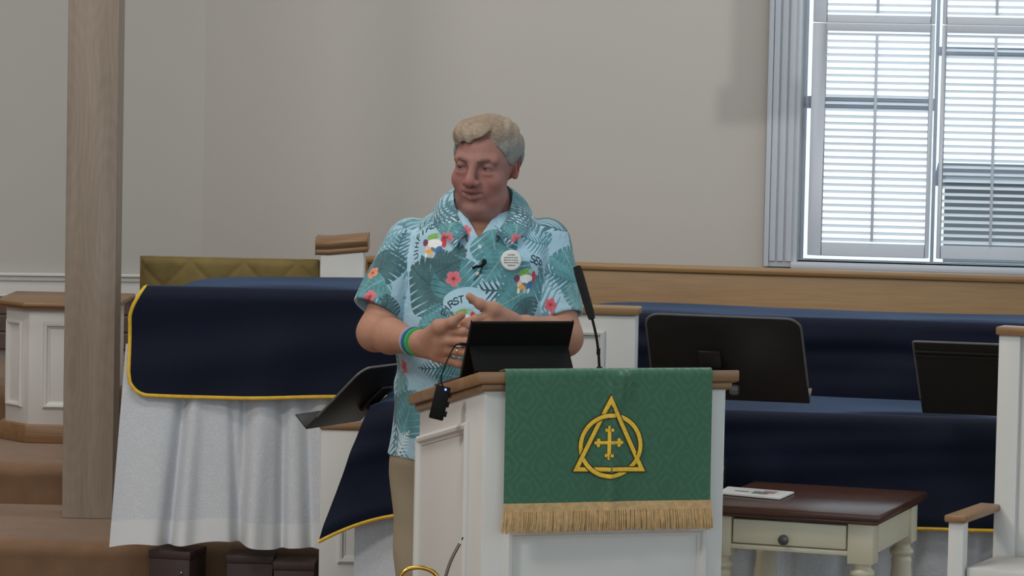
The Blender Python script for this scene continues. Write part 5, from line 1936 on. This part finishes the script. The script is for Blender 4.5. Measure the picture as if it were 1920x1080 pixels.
def arc_text(u, v, r, h, text, a0, a1, rgb=None):
    rgb = srgb(34, 62, 72) if rgb is None else rgb
    n = len(text)
    for i, ch in enumerate(text):
        a = a0 + (a1 - a0) * i / (n - 1)
        letter(u + r * math.cos(math.radians(a)), v + r * math.sin(math.radians(a)), h, a - 90, ch, rgb)
def blob(u, v, rx, ry, deg, rgb):
    w_ = win_(u, v, max(rx, ry) * 1.2)
    if not w_: return
    sl, X_, Y_ = w_
    p, q = rot(X_, Y_, deg)
    put(sl, soft((np.hypot(p / rx, q / ry) - 1) * min(rx, ry)), srgb(*rgb))
def emblem(u, v, s, words=True, a0=158, a1=18, text='FIRST SERVE', side=None):
    for dx, dy, rx, ry, dg, rgb in ((-.15, .50, .42, .20, 12, (128, 178, 90)), (.42, .52, .30, .14, -20, (150, 196, 178)), (.62, .22, .18, .36, 20, (206, 58, 74)),
                                    (.02, .10, .52, .26, 0, (236, 238, 236)), (-.62, .12, .20, .22, 30, (112, 62, 92)), (-.40, -.22, .16, .22, 0, (232, 196, 176)),
                                    (-.24, -.40, .30, .14, 18, (230, 168, 74)), (.40, -.30, .24, .26, -20, (66, 112, 170)), (-.42, -.62, .10, .16, 10, (238, 226, 214)),
                                    (.02, -.60, .10, .18, 0, (222, 180, 160)), (.34, -.62, .10, .16, -25, (226, 236, 240)), (.05, -.26, .22, .10, -30, (96, 122, 142))):
        blob(u + dx * s, v + dy * s, rx * s, ry * s, dg, rgb)
    if words:
        arc_text(u, v - .1 * s, 1.42 * s, .40 * s, text, a0, a1)
    if side:
        arc_text(u, v - .1 * s, 1.42 * s, .36 * s, side, 178, 205)
DK, LT, MD = srgb(56, 96, 108), srgb(226, 240, 246), srgb(110, 160, 172)
R_ = random.Random(5)
for _ in range(70):                                         # overall scatter, also on back and sides
    u, v = R_.uniform(U0, U1), R_.uniform(V0_, V1_)
    frond(u, v, R_.uniform(.12, .2), R_.uniform(0, 360), R_.choice([MD, DK, srgb(96, 146, 158)]), R_.randint(9, 14), R_.uniform(-.6, .6))
for _ in range(26):
    u, v = R_.uniform(U0, U1), R_.uniform(V0_, V1_)
    monstera(u, v, R_.uniform(.07, .12), R_.uniform(0, 360), R_.randint(0, 2))
    if R_.random() < .5:
        flower(R_.uniform(U0, U1), R_.uniform(V0_, V1_), .017, R_.uniform(0, 70))
BASE = srgb(172, 208, 226)
for px, py, r in ((760, 470, .05), (905, 520, .045), (760, 650, .05), (985, 455, .05), (900, 560, .05), (960, 425, .04), (1000, 600, .04)):
    u, v = uv_at(px, py, 0); blob(u, v, r, r * 1.2, 0, (172, 208, 226))
def at_m(fn, px, py, *a, want=None, **k):
    u, v = uv_at(px, py, want); fn(u, v, *a, **k)
at_m(frond, 1000, 415, .17, 60, DK, n=14, bend=.3, want=0)
at_m(frond, 1010, 455, .13, 80, srgb(84, 136, 150), n=12, want=0)
at_m(frond, 935, 545, .15, 92, srgb(40, 72, 84), n=11, bend=.15, wmax=.30, want=0)
at_m(frond, 780, 412, .12, 120, MD, n=12, want=0)
at_m(monstera, 845, 398, .06, 60, 2, want=0)
at_m(monstera, 838, 480, .095, -70, 1, want=0)
at_m(monstera, 800, 530, .135, 55, 1, want=0)
at_m(monstera, 852, 515, .11, 20, 0, want=0)
at_m(monstera, 928, 470, .10, 190, 0, want=0)
at_m(monstera, 925, 500, .08, 150, 0, want=0)
at_m(monstera, 985, 540, .13, 160, 0, want=0)
at_m(monstera, 960, 560, .10, 120, 0, want=0)
at_m(monstera, 810, 605, .08, 100, 0, want=0)
at_m(monstera, 985, 585, .07, 200, 1, want=0)
at_m(monstera, 765, 775, .12, -20, 0, want=0)
at_m(frond, 752, 830, .09, -30, LT, n=9, bend=.4, want=0)
at_m(monstera, 750, 720, .06, 160, 2, want=0)
at_m(frond, 835, 690, .11, 70, LT, n=10, bend=.4, want=0)
at_m(monstera, 850, 705, .09, 80, 0, want=0)
at_m(frond, 820, 690, .10, 100, srgb(48, 96, 108), n=11, bend=.3, want=0)
at_m(flower, 757, 688, .019, 40, want=0)
at_m(flower, 806, 382, .012, 30, want=0)
at_m(lambda u, v: blob(u, v + .012, .064, .052, 0, (168, 202, 220)), 812, 452, want=0)
at_m(emblem, 812, 460, .040, side='HIU', want=0)
at_m(monstera, 836, 494, .062, -70, 1, want=0)
at_m(lambda u, v: blob(u, v, .034, .020, -40, (172, 208, 226)), 1008, 496, want=0)
at_m(emblem, 983, 524, .040, text='SERVE', a0=78, a1=20, want=0)
at_m(lambda u, v: blob(u, v + .016, .054, .030, 8, (172, 208, 226)), 868, 575, want=0)
at_m(emblem, 868, 600, .038, want=0)
at_m(monstera, 838, 500, .07, -60, 1, want=0)
at_m(flower, 850, 523, .0195, 10, want=0)
at_m(frond, 820, 408, .10, 150, MD, n=12, want=0)
# the collar's own strip of cloth
for i in range(26):
    uc = -.31 + .62 * i / 25
    frond(uc, 1.765 + .02 * math.sin(i * 2.1), .13, 90 + (24 if i % 2 else -24), [DK, srgb(84, 132, 146), LT][i % 3], n=13, bend=.2, wmax=.42, fill=.62)
for i in range(9):
    frond(-.12 + .03 * i, 1.735, .09, 80 + 20 * (i % 2), [DK, srgb(84, 132, 146)][i % 2], n=10, bend=.2, wmax=.5, fill=.6)
for uc in (-.062, .062):
    monstera(uc, 1.742, .045, 180 if uc < 0 else 160, 0)
    flower(uc * 1.02, 1.728, .0135, 20)
# sleeves
at_m(monstera, 712, 505, .11, 200, 1, want=1); at_m(monstera, 690, 540, .09, 140, 0, want=1)
at_m(frond, 745, 470, .12, 20, DK, n=11, want=1); at_m(monstera, 725, 575, .07, 30, 1, want=1)
at_m(flower, 700, 511, .017, 10, (232, 146, 110), want=1); at_m(flower, 693, 556, .017, 35, want=1)
at_m(frond, 1048, 520, .12, 60, srgb(64, 108, 120), n=10, want=2); at_m(monstera, 1072, 500, .09, 200, 0, want=2)
at_m(monstera, 1082, 560, .08, 170, 2, want=2); at_m(flower, 1030, 570, .018, 20, (206, 92, 110), want=2)
img = bpy.data.images.new('leaf_print', IW, IH, alpha=False, float_buffer=False)
def to_s(c_):
    c_ = np.clip(c_, 0, 1)
    return np.where(c_ <= .0031308, c_ * 12.92, 1.055 * c_ ** (1 / 2.4) - .055)
px_ = np.ones((IH, IW, 4), np.float32); px_[:, :, :3] = to_s(IMG)
img.pixels.foreach_set(px_.ravel()); img.update(); img.pack()
def cloth_mat(name):
    m, nt, p = nodes(name)
    L = nt.links.new
    uvn = N(nt, 'ShaderNodeUVMap', uv_map='cloth')
    ti = N(nt, 'ShaderNodeTexImage'); ti.image = img; ti.extension = 'EXTEND'
    L(uvn.outputs[0], ti.inputs[0])
    tc = N(nt, 'ShaderNodeTexCoord')
    nz = N(nt, 'ShaderNodeTexNoise'); nz.inputs['Scale'].default_value = 500
    L(tc.outputs['Object'], nz.inputs['Vector'])
    mr = N(nt, 'ShaderNodeMapRange'); mr.inputs[3].default_value = .93; mr.inputs[4].default_value = 1.05; L(nz.outputs[0], mr.inputs[0])
    vm = N(nt, 'ShaderNodeVectorMath', operation='SCALE'); L(ti.outputs[0], vm.inputs[0]); L(mr.outputs[0], vm.inputs['Scale'])
    L(vm.outputs[0], p.inputs['Base Color'])
    p.inputs['Roughness'].default_value = .75; p.inputs['Sheen Weight'].default_value = .15
    n2 = N(nt, 'ShaderNodeTexNoise'); n2.inputs['Scale'].default_value = 26; n2.inputs['Detail'].default_value = 3; n2.inputs['Distortion'].default_value = 1.2
    L(tc.outputs['Object'], n2.inputs['Vector'])
    bp = N(nt, 'ShaderNodeBump'); bp.inputs['Strength'].default_value = .6; bp.inputs['Distance'].default_value = .007
    L(n2.outputs[0], bp.inputs['Height']); L(bp.outputs[0], p.inputs['Normal'])
    return m
M['shirt'] = cloth_mat('leaf_print_shirt')
shirt, VS2 = np_mesh('shirt', VS, QS, M['shirt'], man, relax=1)
def set_uv(o, uv_):
    l = o.data.uv_layers.new(name='cloth')
    q = (uv_.reshape(-1, 2) - np.array((U0, V0_))) / np.array((U1 - U0, V1_ - V0_))
    l.data.foreach_set('uv', q.astype(np.float32).ravel())
set_uv(shirt, uv)
# collar
cb = mp(905, 400, 8.3)
def rz(x, y, z):
    return (cb[0] + x, y, z)
TOPc = [(0, 0, .086, 1.650), (.25, .052, .072, 1.646), (.5, .073, .012, 1.630), (.68, .070, -.040, 1.602), (.84, .056, -.088, 1.562), (1, .034, -.117, 1.530)]
OUTc = [(0, 0, .118, 1.603), (.25, .085, .094, 1.598), (.5, .126, .002, 1.572), (.68, .118, -.074, 1.550), (.84, .094, -.112, 1.526), (1, .062, -.130, 1.498)]
def cpos(tab, t):
    s = -1 if t < 0 else 1
    tt = abs(t)
    k = [r_[0] for r_ in tab]
    return np.array((s * np.interp(tt, k, [r_[1] for r_ in tab]), np.interp(tt, k, [r_[2] for r_ in tab]), np.interp(tt, k, [r_[3] for r_ in tab])))
nu, nv = 90, 13
P = np.zeros((nu, nv, 3))
for i in range(nu):
    t = -1 + 2 * i / (nu - 1)
    a_, b_ = cpos(TOPc, t), cpos(OUTc, t)
    inn = a_ * np.array((.97, .97, 1)) - np.array((0, 0, .022))
    for k in range(nv):
        if k < 4:
            q_ = inn + (a_ - inn) * (k / 4)
        else:
            f = (k - 4) / (nv - 5)
            q_ = a_ + (b_ - a_) * f
            out = np.array((q_[0], q_[1] - .01, 0)); out /= max(.01, np.linalg.norm(out))
            q_ = q_ + out * .010 * math.sin(math.pi * f) + np.array((0, 0, .004 * math.sin(math.pi * min(1, f * 1.6))))
        P[i, k] = q_ + np.array((cb[0], 0, 0))
for _ in range(3):
    P[1:-1] = (P[:-2] + 2 * P[1:-1] + P[2:]) / 4
collar = grid_obj('collar', P, M['shirt'], man, 0.003)
me = collar.data
cu = np.array([v.co[:] for v in me.vertices])
th_ = np.arctan2(cu[:, 0] - cb[0], -(cu[:, 1] - .0))
uvc = np.stack([th_ * .10, cu[:, 2] + .21], 1)
li = np.zeros(len(me.loops), np.int32); me.loops.foreach_get('vertex_index', li)
set_uv(collar, uvc[li])
# buttons down the front
M['button'] = mat('shirt_button', (222, 222, 216), .3, .04, 90)
def on_shirt(px, py):
    i = cand[np.argmin(((pix[cand] - np.array((px, py))) ** 2).sum(1) + (fc[cand][:, 1] > .03) * 1e5)]
    return fc[i]
for px, py in ((899, 463), (897, 513), (893, 560), (886, 690), (886, 740)):
    p = on_shirt(px, py)
    bm = lathe(bmesh.new(), [(.0048, 0), (.0050, .0012), (.0035, .0020), (.0015, .0016)], 12)
    bmesh.ops.rotate(bm, verts=bm.verts, cent=(0, 0, 0), matrix=Matrix.Rotation(math.radians(90), 3, 'X'))
    bmesh.ops.translate(bm, verts=bm.verts, vec=p + np.array((0, -.001, 0)))
    obj('button', bm, M['button'], shirt, smooth=True)
# wristbands and ring
def ringband(name, p, axis, r, wd, m, label=None, tk=.003):
    axis = Vector(axis).normalized()
    bm = lathe(bmesh.new(), [(r, -wd / 2), (r + tk, -wd / 2 + .001), (r + tk, wd / 2 - .001), (r, wd / 2)], 28)
    bm.transform(Matrix.Translation(Vector(p)) @ axis.to_track_quat('Z', 'Y').to_matrix().to_4x4())
    o = obj(name, bm, m, man, smooth=True)
    if label:
        o['label'] = label
    return o
axw = wR - eR
u_ = axw / np.linalg.norm(axw)
M['band_green'] = mat('green_silicone', (48, 170, 84), .45, .05, 40)
M['band_blue'] = mat('blue_silicone', (44, 96, 150), .45, .05, 40)
M['band_pale'] = mat('pale_cord_bracelet', (170, 176, 200), .7, .2, 200)
ringband('wristband', wR + u_ * .004, axw, .0305, .011, M['band_green'], 'green silicone wristband')
ringband('wristband', wR - u_ * .010, axw, .0312, .011, M['band_blue'], 'blue silicone wristband')
ringband('wristband', wR - u_ * .021, axw, .0320, .006, M['band_pale'], 'pale cord bracelet')
rp = knR[2] * .45 + fR[2][0] * .55
M['ring_gold'] = mat('gold_ring', (230, 200, 140), .2, .05, 60, metal=1.0)
ringband('ring', rp, fR[2][0] - knR[2], .0100, .006, M['ring_gold'], 'gold ring', .0015)

# things pinned to the shirt
bp_ = on_shirt(957, 487) + MO
badge = thing('pin_badge', 'round white pin badge with lines of print on the shirt front', 'badge', Vector(bp_) + Vector((0, -.004, 0)), 8)
bm = lathe(bmesh.new(), [(.0250, 0), (.0252, .003), (.0225, .0062), (.012, .0078), (.001, .0082)], 32)
rotx = Matrix.Rotation(math.radians(90 - 8), 4, 'X')
bm.transform(rotx); obj('disc', bm, M['button'], badge, smooth=True)
M['ink'] = mat('grey_print_ink', (120, 116, 132), .6, .1, 60)
for z, w_ in ((.0125, .017), (.0060, .034), (.0, .036), (-.006, .034), (-.0125, .018)):
    bm = bmesh.new()
    x = -w_ / 2
    RR = random.Random(int(z * 1e5) + 50)
    while x < w_ / 2 - .001:
        l_ = RR.uniform(.002, .006)
        bx(bm, x, min(x + l_, w_ / 2), z - .0011, z + .0011, .0070, .0086)
        x += l_ + .0012
    bm.transform(rotx); obj('printed_line', bm, M['ink'], badge)
lp_ = on_shirt(904, 494) + MO
lav = thing('lavalier_microphone', 'tiny black clip-on microphone pinned to the shirt placket', 'microphone', Vector(lp_) + Vector((0, -.004, 0)), 0)
LR = lambda px, py, dy=0.0: Vector(at(px, py, lp_[1] - .006 - dy)) - lav.location
bm = bmesh.new(); sph(bm, LR(908, 491, .006), .0062, 12, 10, (1, 1, 1.15)); obj('capsule', bm, M['foam'], lav, smooth=True)
obj('clip', tube(bmesh.new(), [LR(908, 495, .004), LR(901, 499, .004), LR(892, 500, .003), LR(886, 503, .001)], [.0042, .0036, .0030, .0034], 8), M['black_plastic'], lav, smooth=True)
def SP(px, py):
    return Vector(on_shirt(px, py) + MO) + Vector((0, -.003, 0)) - lav.location
obj('wire', tube(bmesh.new(), smooth_path([LR(906, 497, .004), SP(901, 508), SP(896, 516), SP(889, 525)], 6), .0011, 6), M['black_plastic'], lav, smooth=True)
